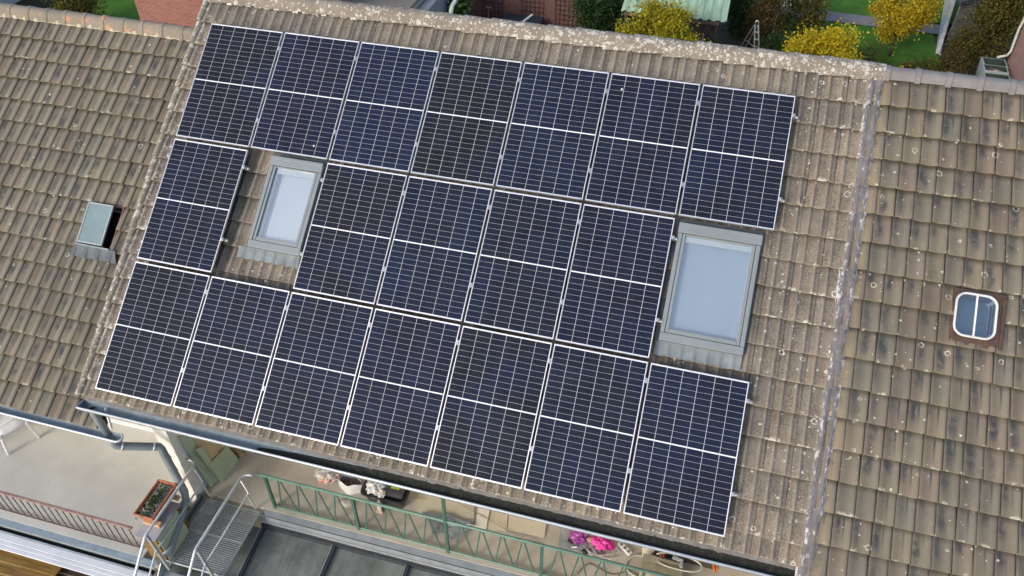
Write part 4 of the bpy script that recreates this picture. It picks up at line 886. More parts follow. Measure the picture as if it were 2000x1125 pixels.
m = MB(); m.box((.505, -3.95, 2.85), (.545, -4.7, 3.08)); o = m.build('steel_bracket', M_WDARK, None); label(o, 'dark steel plate between the wing wall and the landing', 'bracket')

# ---- green railing of the middle terrace
M_GRN = simple('green_painted_steel', (0.045, 0.115, 0.085), 0.45, 0, 0.2, 10, wpos=True)
M_GRNL = simple('paler_green_paint', (0.12, 0.235, 0.185), 0.5, 0, 0.18, 10, wpos=True)  # lighter green for the top and bottom rails
gr_ = thing('terrace_railing', 'green steel railing of slanting bars along the middle terrace', 'railing', (4.5, -3.82, 3.0))
YR = -3.825; xs = [1.735, 3.143, 4.573, 5.985, 7.40, 8.82]
m = MB(); m.tube([(1.62, YR, 3.835), (9.1, YR, 3.835)], .022, 10); m.build('top_rail', M_GRNL, gr_, smooth=True)
m = MB(); m.tube([(1.70, YR, 3.045), (9.1, YR, 3.045)], .017, 8); m.build('bottom_rail', M_GRNL, gr_, smooth=True)
for k, x in enumerate(xs):
    m = MB(); m.bar((x, YR, 3.0), (x, YR, 5.45 if k == 2 else 3.82), .042, .042, (0, 1, 0)); o = m.build('post', M_GRN, gr_)
    if k == 2: o['label'] = 'tall green post reaching up to the eave'
    if k == len(xs) - 1: break
    L_ = (xs[k + 1] - x) / 1.42
    for i in range(4):
        xa = x + (.235 + .305 * i) * L_
        m = MB(); m.bar((xa - .012, YR, 3.828), (xa - .115 * L_, YR, 3.048), .020, .012, (0, 1, 0)); m.build('slanting_bar', M_GRN, gr_)
        m = MB(); m.bar((xa + .012, YR, 3.828), (xa + .165 * L_, YR, 3.048), .020, .012, (0, 1, 0)); m.build('slanting_bar', M_GRN, gr_)

# ---- flashing and glass canopy below it
f2 = thing('edge_flashing', 'grey zinc flashing strip between green railing and glass canopy', 'flashing', (5, -3.93, 2.9))
m = MB(); m.sheet([(1.56, -3.888, 2.985), (1.56, -3.965, 2.93), (10, -3.965, 2.93), (10, -3.888, 2.985)], .004); m.build('upper_sheet', zinc('dull_grey_zinc', (0.14, 0.165, 0.185), 0.35), f2)
m = MB(); m.sheet([(1.56, -3.967, 2.91), (1.56, -4.01, 2.87), (10, -4.01, 2.87), (10, -3.967, 2.91)], .004); m.build('lower_sheet', zinc('dull_light_zinc', (0.19, 0.215, 0.23), 0.35), f2)
t = MT('dirty_wired_glass', 0.22, 0, 0.5); p = t.pos()
c = t.ramp(t.noise(t.map(p, (1, .8, 1)), 1.6, 6, 0.65), [(.28, (.095, .108, .10)), (.5, (.175, .192, .18)), (.75, (.28, .30, .28))])
c = t.mix(t.rng(t.noise(t.map(p, (18, 1.2, 1)), 1.2, 4), .45, .7, 0, .5), c, (.10, .105, .09))
c = t.mix(t.rng(t.noise(p, 30, 4, .75), .66, .74, 0, .5), c, (.42, .44, .42))
t.col(c).set('Roughness', t.rng(t.noise(p, 6, 4), .3, .7, .12, .4)).bump(t.noise(p, 130, 2), .1, .002); M_DIRTY = t.m
M_ANTH = simple('anthracite_bar', (0.045, 0.05, 0.06), 0.45, 0.2, 0.2, 8, wpos=True)
gc = thing('glass_canopy', 'canopy of dirty grey glass panes between dark bars below railing', 'canopy', (4, -5, 2.7))
bx_ = [.40, 1.60, 2.80, 4.00, 5.20, 6.40, 7.60, 8.8]; sl = .15; yT, zT, yB = -4.03, 2.72, -6.6
def cz_(y): return zT + (y - yT) * sl
m = MB(); m.box((1.56, yT - .035, 2.68), (9.4, yT + .018, 2.80)); m.build('header', M_ANTH, gc)
m = MB(); m.box((1.56, yT + .012, 2.802), (9.4, yT + .024, 2.862)); m.build('header_trim', M_GALV, gc)
for k, x in enumerate(bx_):
    m = MB(); m.bar((x, yT - .037 if k else -5.1, cz_(yT) + .02 if k else cz_(-5.1)), (x, yB, cz_(yB) + .02), .062, .07); b = m.build('bar', M_ANTH, gc)
    m = MB(); m.bar((x - .02, yT - .04 if k else -5.1, cz_(yT) + .062 if k else cz_(-5.1) + .06), (x - .02, yB, cz_(yB) + .062), .010, .014); m.build('bar_lip', M_GALV, b)
    if k < len(bx_) - 1:
        xa, xb = x + .033, bx_[k + 1] - .033; m = MB(); ya = yT - .038
        m.sheet([(xa, ya, cz_(ya)), (xb, ya, cz_(ya)), (xb, yB, cz_(yB)), (xa, yB, cz_(yB))], .006); m.build('pane', M_DIRTY, gc)

# ---- things lying on the middle terrace
def blob(c, rad, seed, amp=.25, freq=2.2, sub=3, flat=None, rot=0.0):
    bm = bmesh.new(); bmesh.ops.create_icosphere(bm, subdivisions=sub, radius=1.0); m = MB(); vs = []
    for v in bm.verts:
        q = v.co.copy(); k = 1 + amp * mnoise.noise(q * freq + Vector((seed, 0, 0))) + amp * .6 * mnoise.noise(q * freq * 2.7 + Vector((0, seed, 0))) - amp * .5 * abs(mnoise.noise(q * freq * 1.6 + Vector((seed, seed, 0))))
        q = Vector((q.x * rad[0], q.y * rad[1], q.z * rad[2])) * k; q = Matrix.Rotation(rot, 3, 'Z') @ q
        if flat is not None: q.z = max(q.z, flat)
        vs.append(Vector(c) + q)
    m.add(vs, [tuple(x.index for x in f.verts) for f in bm.faces]); bm.free(); return m
def plastic(name, stops, scale=9, rough=.35):
    t = MT(name, rough); o = t.obj(); t.col(t.ramp(t.noise(o, scale, 3, .6, .8), stops)).bump(t.noise(o, scale * 2.2, 4, .7), .7, .02); return t.m
FZ = 3.002
C1 = Vector((2.294, -3.109, 3.08)); m = blob(C1, (.19, .15, .09), 1.3, .55, 3.4, 4, flat=-.07); o = m.build('plastic_bag', plastic('white_red_bag', [(.30, (.65, .64, .60)), (.58, (.72, .71, .68)), (.62, (.50, .03, .06)), (.68, (.60, .48, .20)), (.72, (.72, .70, .66))], 6), None, smooth=True); label(o, 'crumpled white and red plastic bag at the left of the clutter', 'bag')
cb = Vector((2.74, -3.192, 3.2)); cb.z = 3.0; bag = thing('carrier_bag', 'open white carrier bag with dark contents beside the black tub', 'bag', tuple(cb))
M_WBAG = plastic('white_bag', [(.3, (.62, .62, .60)), (.7, (.78, .78, .77))], 8)
m = MB(); n_ = 24; rings = []
for z, k in ((FZ - 3.0, .95), (.10, 1.08), (.20, 1.0), (.235, .9)): rings.append([(cb.x + .20 * k * math.cos(a) * (1 + .08 * math.sin(3 * a + z * 9)), cb.y + .11 * k * math.sin(a) * (1 + .1 * math.cos(4 * a)), 3.0 + z + .015 * math.sin(5 * a)) for a in [6.2832 * i / n_ for i in range(n_)]])
m.add([q for r_ in rings for q in r_], [(j*n_+i, j*n_+(i+1) % n_, (j+1)*n_+(i+1) % n_, (j+1)*n_+i) for j in range(3) for i in range(n_)]); m.build('bag', M_WBAG, bag, smooth=True)
m = blob(cb + Vector((0, 0, .13)), (.16, .085, .05), 4.2, .5, 5); m.build('contents', plastic('dark_contents', [(.35, (.03, .02, .02)), (.55, (.12, .06, .06)), (.68, (.35, .33, .32))], 22), bag, smooth=True)
m = MB(); m.sheet([(2.612, -3.207, 3.004), (2.909, -3.223, 3.004), (2.914, -3.093, 3.004), (2.631, -3.092, 3.004)], .003); o = m.build('paper_sheet', simple('pale_paper', (.52, .49, .41), .9), None); label(o, 'pale paper sheet under the open white bag', 'paper')
tb = Vector((3.374, -3.201, 3.2)); tb.z = 3.0; tub = thing('mortar_tub', 'black plastic mortar tub holding a tied bag and toolbox', 'tub', tuple(tb))
def rr3(hx, hy, r_, z): return [(tb.x + x, tb.y + y, z) for x, y in rrect(-hx, hx, -hy, hy, r_, 5)]
m = MB(); loops = [rr3(.28, .15, .06, FZ), rr3(.345, .205, .08, 3.285), rr3(.375, .23, .09, 3.29), rr3(.375, .23, .09, 3.305), rr3(.335, .195, .075, 3.305), rr3(.275, .145, .055, 3.02)]; k_ = len(loops[0])
m.add([q for l in loops for q in l], [(j*k_+i, j*k_+(i+1) % k_, (j+1)*k_+(i+1) % k_, (j+1)*k_+i) for j in range(5) for i in range(k_)] + [tuple(range(5*k_, 6*k_))]); m.build('shell', simple('black_tub_plastic', (.028, .030, .033), .42, 0, .2, 9), tub, smooth=False, bevel=.003)
m = blob(tb + Vector((-.17, .0, .27)), (.17, .17, .11), 7.7, .5, 3.2, 4); o = m.build('tied_bag', M_WBAG, None, smooth=True); label(o, 'tied white plastic bag heaped on the left side of the tub', 'bag')
kn = tb + Vector((-.03, -.17, .32)); m = blob(kn + Vector((0, .03, 0)), (.07, .06, .045), 2.5, .7, 4.5, 3); q_ = blob(kn + Vector((.0, -.10, -.14)), (.035, .03, .15), 6.5, .8, 4.0, 3); m.add(q_.v, q_.f); o = m.build('bag_tail', plastic('printed_white_bag', [(.40, (.66, .66, .65)), (.56, (.78, .78, .77)), (.62, (.70, .45, .12)), (.67, (.76, .75, .73))], 14), None); label(o, 'twisted white bag end hanging over the tub front', 'bag')
tx = thing('toolbox', 'dark grey toolbox with lime label inside the black tub', 'toolbox', (tb.x + .17, tb.y + .02, 3.2))
m = MB(); m.box((tb.x + .02, tb.y - .13, 3.18), (tb.x + .31, tb.y + .17, 3.33)); m.build('case', simple('dark_grey_plastic', (.05, .055, .06), .45), tx, bevel=.02)
m = MB(); m.box((tb.x + .03, tb.y - .11, 3.331), (tb.x + .30, tb.y + .16, 3.35)); m.build('lid', simple('grey_plastic_lid', (.06, .066, .07), .4), tx, bevel=.012)
m = MB(); m.box((tb.x + .075, tb.y - .03, 3.3505), (tb.x + .215, tb.y + .10, 3.352)); m.build('sticker', plastic('lime_sticker', [(.35, (.36, .48, .02)), (.62, (.46, .58, .03)), (.75, (.65, .72, .35))], 20, .5), tx)
cw_ = Vector((3.332, -3.461, 3.02)); m = blob(cw_, (.06, .05, .03), 3.1, .5, 3, flat=-.016); o = m.build('wrapper', plastic('coloured_wrapper', [(.35, (.70, .68, .65)), (.5, (.60, .28, .12)), (.62, (.70, .55, .08)), (.75, (.75, .74, .72))], 14), None, smooth=True); label(o, 'small crumpled white, yellow and red wrapper behind the green railing', 'wrapper')
cs_ = Vector((2.781, -3.459, 3.015)); m = blob(cs_, (.13, .07, .02), 9.1, .6, 3, flat=-.01); o = m.build('clear_film', plastic('clear_film', [(.35, (.40, .37, .31)), (.7, (.55, .53, .48))], 16, .2), None, smooth=True); label(o, 'scrap of clear crumpled film on the terrace floor', 'film')
M_CARD = simple('beige_card', (0.62, 0.535, 0.38), 0.85, 0, 0.05, 3)
M_CARD2 = simple('pale_card', (0.74, 0.68, 0.55), 0.85, 0, 0.05, 3)
M_OLC = simple('olive_beige_card', (0.55, 0.505, 0.365), 0.85, 0, 0.05, 3)
slab('cardboard_sheet', 'large olive-beige cardboard sheet beside the black tub', 'cardboard', [(3.735, -2.894, 3.03), (4.692, -2.902, 3.03), (4.797, -3.264, 3.012), (3.895, -3.3, 3.012)], .006, M_OLC, 'cardboard sheets on the terrace')
slab('cardboard_sheet', 'narrow pale cardboard strip leaning between beige sheets', 'cardboard', [(4.78, -2.965, 3.06), (4.964, -2.971, 3.06), (5.011, -3.346, 3.02), (4.835, -3.331, 3.02)], .006, M_CARD2, 'cardboard sheets on the terrace')
slab('cardboard_sheet', 'small beige cardboard sheet right of the pale strip', 'cardboard', [(4.962, -2.939, 3.026), (5.252, -2.943, 3.026), (5.313, -3.274, 3.01), (5.009, -3.286, 3.01)], .006, M_CARD, 'cardboard sheets on the terrace')
slab('cardboard_sheet', 'wide beige cardboard sheet left of the pink bag', 'cardboard', [(5.271, -2.951, 3.045), (5.861, -2.936, 3.045), (5.893, -3.232, 3.028), (5.322, -3.247, 3.028)], .006, M_CARD, 'cardboard sheets on the terrace')
m = MB(); tape = [(3.792, -3.133, 3.045), (3.93, -3.092, 3.042)]; m.bar(tape[0], tape[1], .02, .002); o = m.build('tape_strip', simple('yellow_tape', (.60, .55, .20), .6), None); label(o, 'short yellow tape strip on the olive-beige cardboard', 'tape')
m = MB(); ta = [Vector(q) for q in ((3.952, -3.315, 3.03), (4.42, -3.267, 3.04), (4.824, -3.295, 3.03), (4.767, -3.45, 3.02), (4.563, -3.643, 3.012), (4.42, -3.559, 3.012), (4.254, -3.622, 3.012), (4.133, -3.444, 3.02))]
cen = sum(ta, Vector()) / 8; n_ = 10; vs = []; 
for i in range(8):
    for j in range(n_ + 1):
        for s_ in range(4):
            A = ta[i].lerp(ta[(i + 1) % 8], s_ / 4); q = A.lerp(cen, j / n_); q = q + Vector((.012 * mnoise.noise(q * 9), .012 * mnoise.noise(q * 11 + Vector((5, 0, 0))), .018 + .035 * abs(mnoise.noise(Vector((q.x * 9, q.y * 14, 2)))))); vs.append((i, s_, j, q))
idx = {}; arr = []
for i, s_, j, q in vs: idx[(i * 4 + s_, j)] = len(arr); arr.append(q)
m.add(arr, [(idx[(a, j)], idx[((a + 1) % 32, j)], idx[((a + 1) % 32, j + 1)], idx[(a, j + 1)]) for a in range(32) for j in range(n_)]); o = m.build('tarpaulin', plastic('blue_grey_tarp', [(.3, (.10, .115, .125)), (.55, (.20, .235, .245)), (.75, (.34, .37, .37))], 5, .35), None, smooth=True); label(o, 'crumpled blue-grey tarpaulin behind the tall green post', 'tarpaulin')
m = MB(); m.bar((4.701, -3.342, 3.05), (4.852, -3.328, 3.05), .012, .012); o = m.build('white_stick', M_WHITE, None); label(o, 'short white stick at the corner of the tarpaulin', 'stick')
def cable(name, lab, pts, r_, mat, cat='cable', group=None):
    P = [Vector(q) for q in pts]; out = []
    for i in range(len(P) - 1):
        a, b, c, d = P[max(i-1, 0)], P[i], P[i+1], P[min(i+2, len(P)-1)]
        for k in range(6):
            t_ = k / 6; out.append(.5 * ((2*b) + (c-a)*t_ + (2*a-5*b+4*c-d)*t_*t_ + (3*b-a-3*c+d)*t_**3))
    out.append(P[-1]); m = MB(); m.tube(out, r_, 6); o = m.build(name, mat, None, smooth=True); return label(o, lab, cat, group)
M_CBR = simple('brown_cable', (.16, .11, .07), .6); M_CWH = simple('white_cable', (.55, .53, .48), .5); M_HOSE = simple('clear_hose', (.50, .48, .40), .35)
cable('thin_wire', 'thin brown wire across the cardboard sheets', [(4.378, -2.99, 3.06), (4.556, -3.049, 3.05), (4.963, -3.16, 3.05), (5.406, -3.291, 3.05), (5.895, -3.335, 3.01)], .004, M_CBR)
slab('plastic_sheet', 'crumpled grey plastic sheet under the pink bag', 'plastic sheet', [(6.087, -2.94, 3.02), (6.538, -3.049, 3.02), (6.848, -3.293, 3.02), (6.491, -3.31, 3.012), (6.119, -3.318, 3.012)], .006, plastic('grey_film', [(.3, (.24, .25, .25)), (.6, (.36, .37, .37)), (.75, (.46, .47, .47))], 7, .3))
m = blob(Vector((6.395, -3.092, 3.07)), (.14, .13, .06), 2.2, .5, 2.8, 4, flat=-.05); o = m.build('foil_bag', plastic('purple_foil', [(.3, (.20, .03, .22)), (.5, (.42, .06, .36)), (.65, (.55, .22, .50)), (.72, (.75, .68, .74))], 8, .25), None, smooth=True); label(o, 'shiny purple foil bag left of the bright pink bag', 'bag')
m = blob(Vector((6.746, -3.098, 3.08)), (.18, .12, .075), 5.5, .5, 3.0, 4, flat=-.06); o = m.build('plastic_bag', plastic('pink_bag', [(.3, (.55, .02, .22)), (.6, (.78, .05, .36)), (.8, (.85, .20, .48))], 7, .4), None, smooth=True); label(o, 'bright pink crumpled bag on the terrace under the gutter', 'bag')
m = blob(Vector((6.571, -3.124, 3.1)), (.05, .04, .03), 8.5, .5, 3); o = m.build('paper_scrap', simple('tan_paper', (.50, .35, .20), .8), None, smooth=True); label(o, 'tan paper scrap between the purple and pink bags', 'paper')
for k, (q, lb) in enumerate((((6.298, -3.18, 3.04), 'black glove on the grey plastic sheet'), ((6.533, -3.298, 3.04), 'black tool lump in front of the cable coil'))):
    m = blob(Vector(q), (.055, .045, .03), k + 11, .4, 3); o = m.build('glove', M_BLACK, None, smooth=True); label(o, lb, 'glove')
m = MB(); qa = Vector((6.321, -3.284, 3.035)); m.tube([qa, qa + Vector((.075, .03, 0))], .014, 8); o = m.build('white_roll', M_WHITE, None); label(o, 'small white roll lying on the grey plastic sheet', 'roll')
cc = Vector((6.771, -3.211, 3.02)); pts = []
for k in range(150):
    a = k * .28; r_ = .16 + .05 * math.sin(k * .37); pts.append(cc + Vector((r_ * 1.25 * math.cos(a) + .02 * math.sin(k * .9), r_ * .8 * math.sin(a), .01 + .022 * abs(math.sin(k * .21)) + .0002 * k)))
m = MB(); m.tube(pts, .0048, 5); o = m.build('cable_coil', M_CWH, None, smooth=True); label(o, 'loose coil of white cable in front of the pink bag', 'cable')
ps = thing('power_strip', 'white three-socket power strip beside the pink bag', 'power strip', (7.088, -3.077, 3))
A, B_ = Vector((6.991, -3.018, 3.03)), Vector((7.191, -3.161, 3.03)); m = MB(); m.bar(A, B_, .075, .045); m.build('body', M_PLAST, ps, bevel=.006)
for k in (.2, .5, .8):
    q = A.lerp(B_, k); m = MB(); m.tube([q + Vector((0, 0, .0235)), q + Vector((0, 0, .026))], .024, 14); m.build('socket', simple('grey_socket', (.16, .15, .13), .6), ps)
bxo = thing('cardboard_box', 'olive-beige box at the lower right end of the terrace', 'box', (7.658, -3.243, 3))
A, B_ = Vector((7.359, -3.354, 3.28)), Vector((7.945, -3.379, 3.28))
m = MB(); d_ = (B_ - A).normalized(); pr_ = Vector((-d_.y, d_.x, 0)); m.sheet([A, B_, B_ - pr_ * .14, A - pr_ * .14], .275); m.build('body', simple('olive_box', (.31, .28, .19), .8), bxo, bevel=.006)
m = MB(); m.sheet([A + Vector((0, 0, .004)), B_ + Vector((0, 0, .004)), B_ + pr_ * .10 + Vector((0, 0, .03)), A + pr_ * .10 + Vector((0, 0, .03))], .004); m.build('flap', simple('olive_flap', (.26, .235, .16), .8), bxo)
m = MB(); A2 = Vector((7.439, -3.125, 3.2)); m.box((A2.x, A2.y + .06, 3.002), (A2.x + 1.0, A2.y + .5, 3.25)); o = m.build('dark_trunk', simple('dark_brown_box', (.055, .04, .03), .7), None, bevel=.01); label(o, 'dark brown chest half under the gutter, right end', 'chest')
m = MB(); m.sheet([(7.323, -3.1, 3.26), (7.585, -3.044, 3.26), (7.413, -3.259, 3.2), (7.351, -3.242, 3.2)], .004); o = m.build('paper_sheet', M_CARD2, None); label(o, 'cream paper flap at the left corner of the dark chest', 'paper')
hc = Vector((7.863, -3.264, 3.31)); pts = [hc + Vector((.33 * math.cos(a), .12 * math.sin(a), .01 * math.sin(3 * a))) for a in [R(-150 + 12 * i) for i in range(27)]]
m = MB(); m.tube(pts, .012, 8); o = m.build('hose_loop', M_HOSE, None, smooth=True); label(o, 'loop of pale clear hose on the dark chest', 'hose')
m = MB(); q = Vector((7.904, -3.231, 3.3)); m.bar(q, q + Vector((.0, -.11, .02)), .04, .03); m.bar(q + Vector((-.13, .03, 0)), q + Vector((.02, .0, .0)), .05, .03); o = m.build('plastic_bracket', simple('pale_grey_plastic', (.45, .46, .47), .5), None, bevel=.004); label(o, 'pale grey plastic bracket inside the hose loop', 'bracket')
for k, (q, lb) in enumerate((((8.355, -3.188, 3.3), 'orange clamp at the right end of the dark chest'), ((7.599, -3.171, 3.28), 'red-brown tool on the left end of the dark chest'))):
    m = MB(); q = Vector(q); m.tube([q + Vector((-.02, .06, 0)), q, q + Vector((.02, -.08, .0))], .022, 8); m.tube([q + Vector((.03, .06, 0)), q + Vector((.045, 0, .02)), q + Vector((.05, -.08, .0))], .014, 8); o = m.build('clamp', simple('orange_plastic', (.45, .12, .02) if k == 0 else (.25, .05, .03), .5), None, smooth=True); label(o, lb, 'clamp')
cable('hose_piece', 'pale clear hose bending behind the green railing', [(7.414, -3.128, 3.02), (7.251, -3.162, 3.03), (7.151, -3.285, 3.02), (7.189, -3.425, 3.02), (7.379, -3.496, 3.02)], .016, M_HOSE, 'hose')
cable('brown_cable', 'dark brown cable looping on the floor behind the railing', [(6.493, -3.653, 3.01), (6.607, -3.464, 3.01), (6.779, -3.491, 3.01), (6.976, -3.536, 3.01), (7.183, -3.43, 3.01)], .006, M_CBR)

# ------------------------------------------------------------------ garden behind the roofs
t = MT('red_brick', 0.9); p = t.pos(); br = nd(t.nt, 'ShaderNodeTexBrick', {'Vector': nd(t.nt, 'ShaderNodeCombineXYZ', {0: t.sep(p)[0], 1: t.sep(p)[2], 2: 0.0}).outputs[0], 'Color1': (.27, .098, .08, 1), 'Color2': (.19, .066, .055, 1), 'Mortar': (.25, .20, .17, 1), 'Scale': 1.0, 'Mortar Size': .007, 'Brick Width': .25, 'Row Height': .0775, 'Bias': 0.0})
c = t.mix(t.rng(t.noise(p, 1.5, 4), .35, .7, 0, .4), br.outputs[0], (.28, .135, .105)); t.col(c).bump(t.math('SUBTRACT', 1.0, br.outputs[1]), .6, .01); M_BRICK = t.m
bh = thing('brick_house', 'red brick house wall behind the left ridge', 'house', (-9, 13, 0))
m = MB(); m.box((-11.75, 12.0, 0), (-6.2, 20, 5.2)); m.build('wall', M_BRICK, bh)
m = MB(); m.add([(-12.0, 11.7, 5.1), (-5.9, 11.7, 5.1), (-5.9, 16, 8), (-12.0, 16, 8), (-12.0, 20.3, 5.1), (-5.9, 20.3, 5.1)], [(0, 1, 2, 3), (3, 2, 5, 4)]); m.build('roof', M_RIDGE_L, bh)
m = MB(); m.tube([(-10.26, 11.97, 2.63), (-10.26, 11.9, 2.63)], .05, 10); m.build('valve_cap', simple('red_cap', (.5, .02, .03), .5), bh)
m = MB(); m.bar((-8.95, 11.96, 3.1), (-8.70, 11.90, 3.06), .04, .03); m.build('light_arm', M_WHITE, bh)
m = MB(); m.bar((-13.6, 11.3, .6), (-11.8, 13.2, .6), .14, 1.2); m.bar((-13.6, 11.3, 1.22), (-11.8, 13.2, 1.22), .22, .06); o = m.build('low_wall', simple('mossy_concrete', (.22, .22, .17), .9, 0, .3, 4), None); label(o, 'low mossy concrete wall left of the brick house', 'wall')
bs = thing('brick_house', 'dark red house corner peeping over the brown ridge', 'house', (-7, 18, 0))
m = MB(); m.box((-10.0, 16.6, 0), (-5.62, 22, 3.6)); m.build('wall', simple('pink_brick', (.30, .12, .11), .9, 0, .3, 5), bs)
fr_ = thing('flat_roof_annexe', 'beige flat-roofed annexe behind the brown ridge', 'annexe', (-4.4, 15.5, 0))
m = MB(); m.box((-5.55, 14.7, 0), (-3.30, 19, 2.86)); m.build('wall', M_CREAM, fr_)
m = MB(); m.box((-5.65, 14.55, 2.862), (-3.22, 19.1, 3.02)); m.build('roof', simple('beige_roof_felt', (.25, .22, .175), .9, 0, .12, 1.5), fr_)
m = MB(); m.box((-3.16, 14.6, 0), (-2.80, 17.5, 2.75)); o = m.build('gate_pillar', simple('lilac_grey_render', (.30, .28, .30), .85), None, bevel=.01); label(o, 'lilac-grey garden pillar right of the beige annexe', 'pillar')
cable('garden_pipe', 'pale green curved pipe rising beside the brick garden wall', [(-2.12, 15.9, 0), (-2.12, 15.9, 2.4), (-2.02, 16.2, 2.9), (-1.85, 16.6, 3.3)], .08, simple('pale_green_pipe', (.45, .52, .46), .5), 'pipe')
gw = thing('garden_wall', 'long brick garden wall with dark wire trellises', 'wall', (-1, 21, 0))
m = MB(); m.box((-4.3, 21.0, 0), (1.75, 21.25, 2.1)); m.build('wall', simple('purple_brown_brick', (.15, .075, .065), .9, 0, .3, 6, .4, wpos=True), gw)
m = MB(); m.box((-4.35, 20.97, 2.102), (1.8, 21.28, 2.16)); m.build('coping', M_PAVE, gw)
for x0 in (-2.6, -.9, .5):
    m = MB()
    for i in range(6): m.bar((x0 + i * .18, 20.95, .3), (x0 + i * .18, 20.95, 2.0), .015, .015)
    for i in range(9): m.bar((x0, 20.94, .4 + i * .19), (x0 + .9, 20.94, .4 + i * .19), .015, .015)
    m.build('trellis', M_BLACK, gw)
cf = thing('cold_frame', 'dark covered cold frame with one white edge bar', 'cold frame', (-.7, 20, 0))
m = MB(); m.add([(-1.5, 19.4, .45), (.1, 19.4, .45), (.1, 20.6, .75), (-1.5, 20.6, .75), (-1.5, 19.4, 0), (.1, 19.4, 0), (.1, 20.6, 0), (-1.5, 20.6, 0)], [(0, 1, 2, 3), (4, 5, 1, 0), (5, 6, 2, 1), (6, 7, 3, 2), (7, 4, 0, 3)]); m.build('cover', simple('slate_foil', (.03, .035, .045), .35), cf, bevel=.02)
m = MB(); m.bar((-1.0, 19.36, .5), (-.35, 20.6, .80), .09, .04); m.build('edge_bar', M_WHITE, cf)
m = blob((.6, 19.8, .18), (.6, .5, .32), 3.3, .25, 2, flat=-.17); o = m.build('soil_heap', simple('dark_cover', (.035, .04, .05), .6), None, smooth=True); label(o, 'dark covered heap right of the cold frame', 'heap')
m = MB(); m.bar((-2.1, 20.3, 0), (-2.1, 20.3, 1.0), .04, .04, (0, 1, 0)); m.bar((-2.22, 20.3, 1.02), (-1.98, 20.3, 1.02), .06, .04); o = m.build('marker_post', simple('weathered_stake', (.22, .17, .11), .9), None); label(o, 'small wooden stake with crosspiece before the brick wall', 'stake')
# shed with green corrugated roof
sh_ = thing('garden_shed', 'open dark garden shed with pale green corrugated roof', 'shed', (5.3, 20, 0))
t = MT('pale_green_sheet', 0.6); p = t.pos(); c = t.ramp(t.noise(t.map(p, (9, .9, 1)), 1.0, 5, .65), [(.3, (.15, .235, .155)), (.5, (.27, .40, .285)), (.75, (.34, .48, .36))]); t.col(c); M_GSHEET = t.m
m = MB(); n_ = 150; vs = []
for i in range(n_):
    x = 3.45 + 3.75 * i / (n_ - 1); z = .035 * max(-.5, math.cos(x * 6.2832 / .30))
    vs += [(x, 18.55, 2.20 + z), (x, 18.55, 2.19 + z), (x, 21.8, 2.85 + z), (x, 21.8, 2.84 + z)]
m.add(vs, [f for i in range(n_ - 1) for f in ((i*4, i*4+4, i*4+6, i*4+2), (i*4+1, i*4+3, i*4+7, i*4+5), (i*4, i*4+1, i*4+5, i*4+4))]); m.build('roof', M_GSHEET, sh_, smooth=True)
M_DWOOD = simple('dark_weathered_wood', (.055, .045, .038), .9, 0, .3, 4, .3)
m = MB(); m.box((3.55, 18.60, 2.02), (6.95, 18.66, 2.14)); m.build('fascia', simple('grey_brown_fascia', (.10, .08, .07), .85), sh_)
for x in (3.6, 5.2, 6.85):
    m = MB(); m.box((x, 18.68, 0), (x + .09, 18.77, 2.1)); m.build('post', M_DWOOD, sh_)
m = MB(); m.bar((6.4, 18.72, 2.05), (6.85, 18.72, 1.5), .06, .06); m.build('brace', M_DWOOD, sh_)
m = MB(); m.box((3.6, 21.5, 0), (6.95, 21.6, 2.6)); m.box((3.58, 19.0, 0), (3.66, 21.5, 2.2)); m.build('wall', M_DWOOD, sh_)
m = MB(); m.box((4.9, 18.9, .2), (5.5, 18.95, 1.75)); o = m.build('wire_panel', simple('grey_wire_panel', (.16, .16, .15), .8, 0, .4, 25), None); label(o, 'grey panel leaning inside the green-roofed shed', 'panel')
m = MB(); bq = Vector((6.75, 18.3, 0)); m.tube([bq, bq + Vector((0, 0, .3)), bq + Vector((0, 0, 1.35)), bq + Vector((0, 0, 1.38))], [.20, .22, .22, .18], 16); bo = m.build('water_barrel', simple('dark_blue_barrel', (.02, .03, .05), .4), None, smooth=True); label(bo, 'dark rain barrel with bright blue lid by the shed', 'barrel')
m = MB(); m.tube([bq + Vector((0, 0, 1.40)), bq + Vector((0, 0, 1.44))], .19, 16); m.build('lid', simple('bright_blue', (.03, .22, .55), .4), bo)
m = MB(); m.bar((6.35, 18.0, .3), (6.5, 18.3, 1.75), .28, .02, (1, 0, 0)); o = m.build('corrugated_offcut', M_GALV, None); label(o, 'grey metal sheet leaning left of the rain barrel', 'sheet')
# step ladder
la = thing('step_ladder', 'aluminium stepladder standing open beside the brown hedge', 'ladder', (8.5, 20.3, 0))
for s_ in (-.12, .12):
    m = MB(); m.bar((8.30 + s_ * .5, 20.3, 1.50), (8.62 + s_, 19.9, 0), .05, .028); m.build('front_rail', M_ALU, la)
    m = MB(); m.bar((8.27 + s_ * .5, 20.32, 1.46), (7.86 + s_ * .8, 20.7, 0), .035, .02); m.build('rear_leg', M_ALU, la)
for k in range(5):
    f_ = (k + 1) / 6; m = MB(); m.bar((8.30 - .06 + (.32 - .06) * f_, 20.3 - .4 * f_, 1.50 * (1 - f_)), (8.30 + .06 + (.32 + .06) * f_, 20.3 - .4 * f_, 1.50 * (1 - f_)), .08, .025); m.build('step', M_ALU, la)
m = MB(); m.tube([(8.24, 20.3, 1.50), (8.25, 20.3, 1.62), (8.30, 20.3, 1.66), (8.35, 20.3, 1.62), (8.36, 20.3, 1.50)], .022, 8); m.build('top_hoop', M_ALU, la, smooth=True)
m = MB(); m.bar((8.33, 20.1, .75), (8.06, 20.55, .75), .02, .02); m.build('spreader', M_ALU, la)
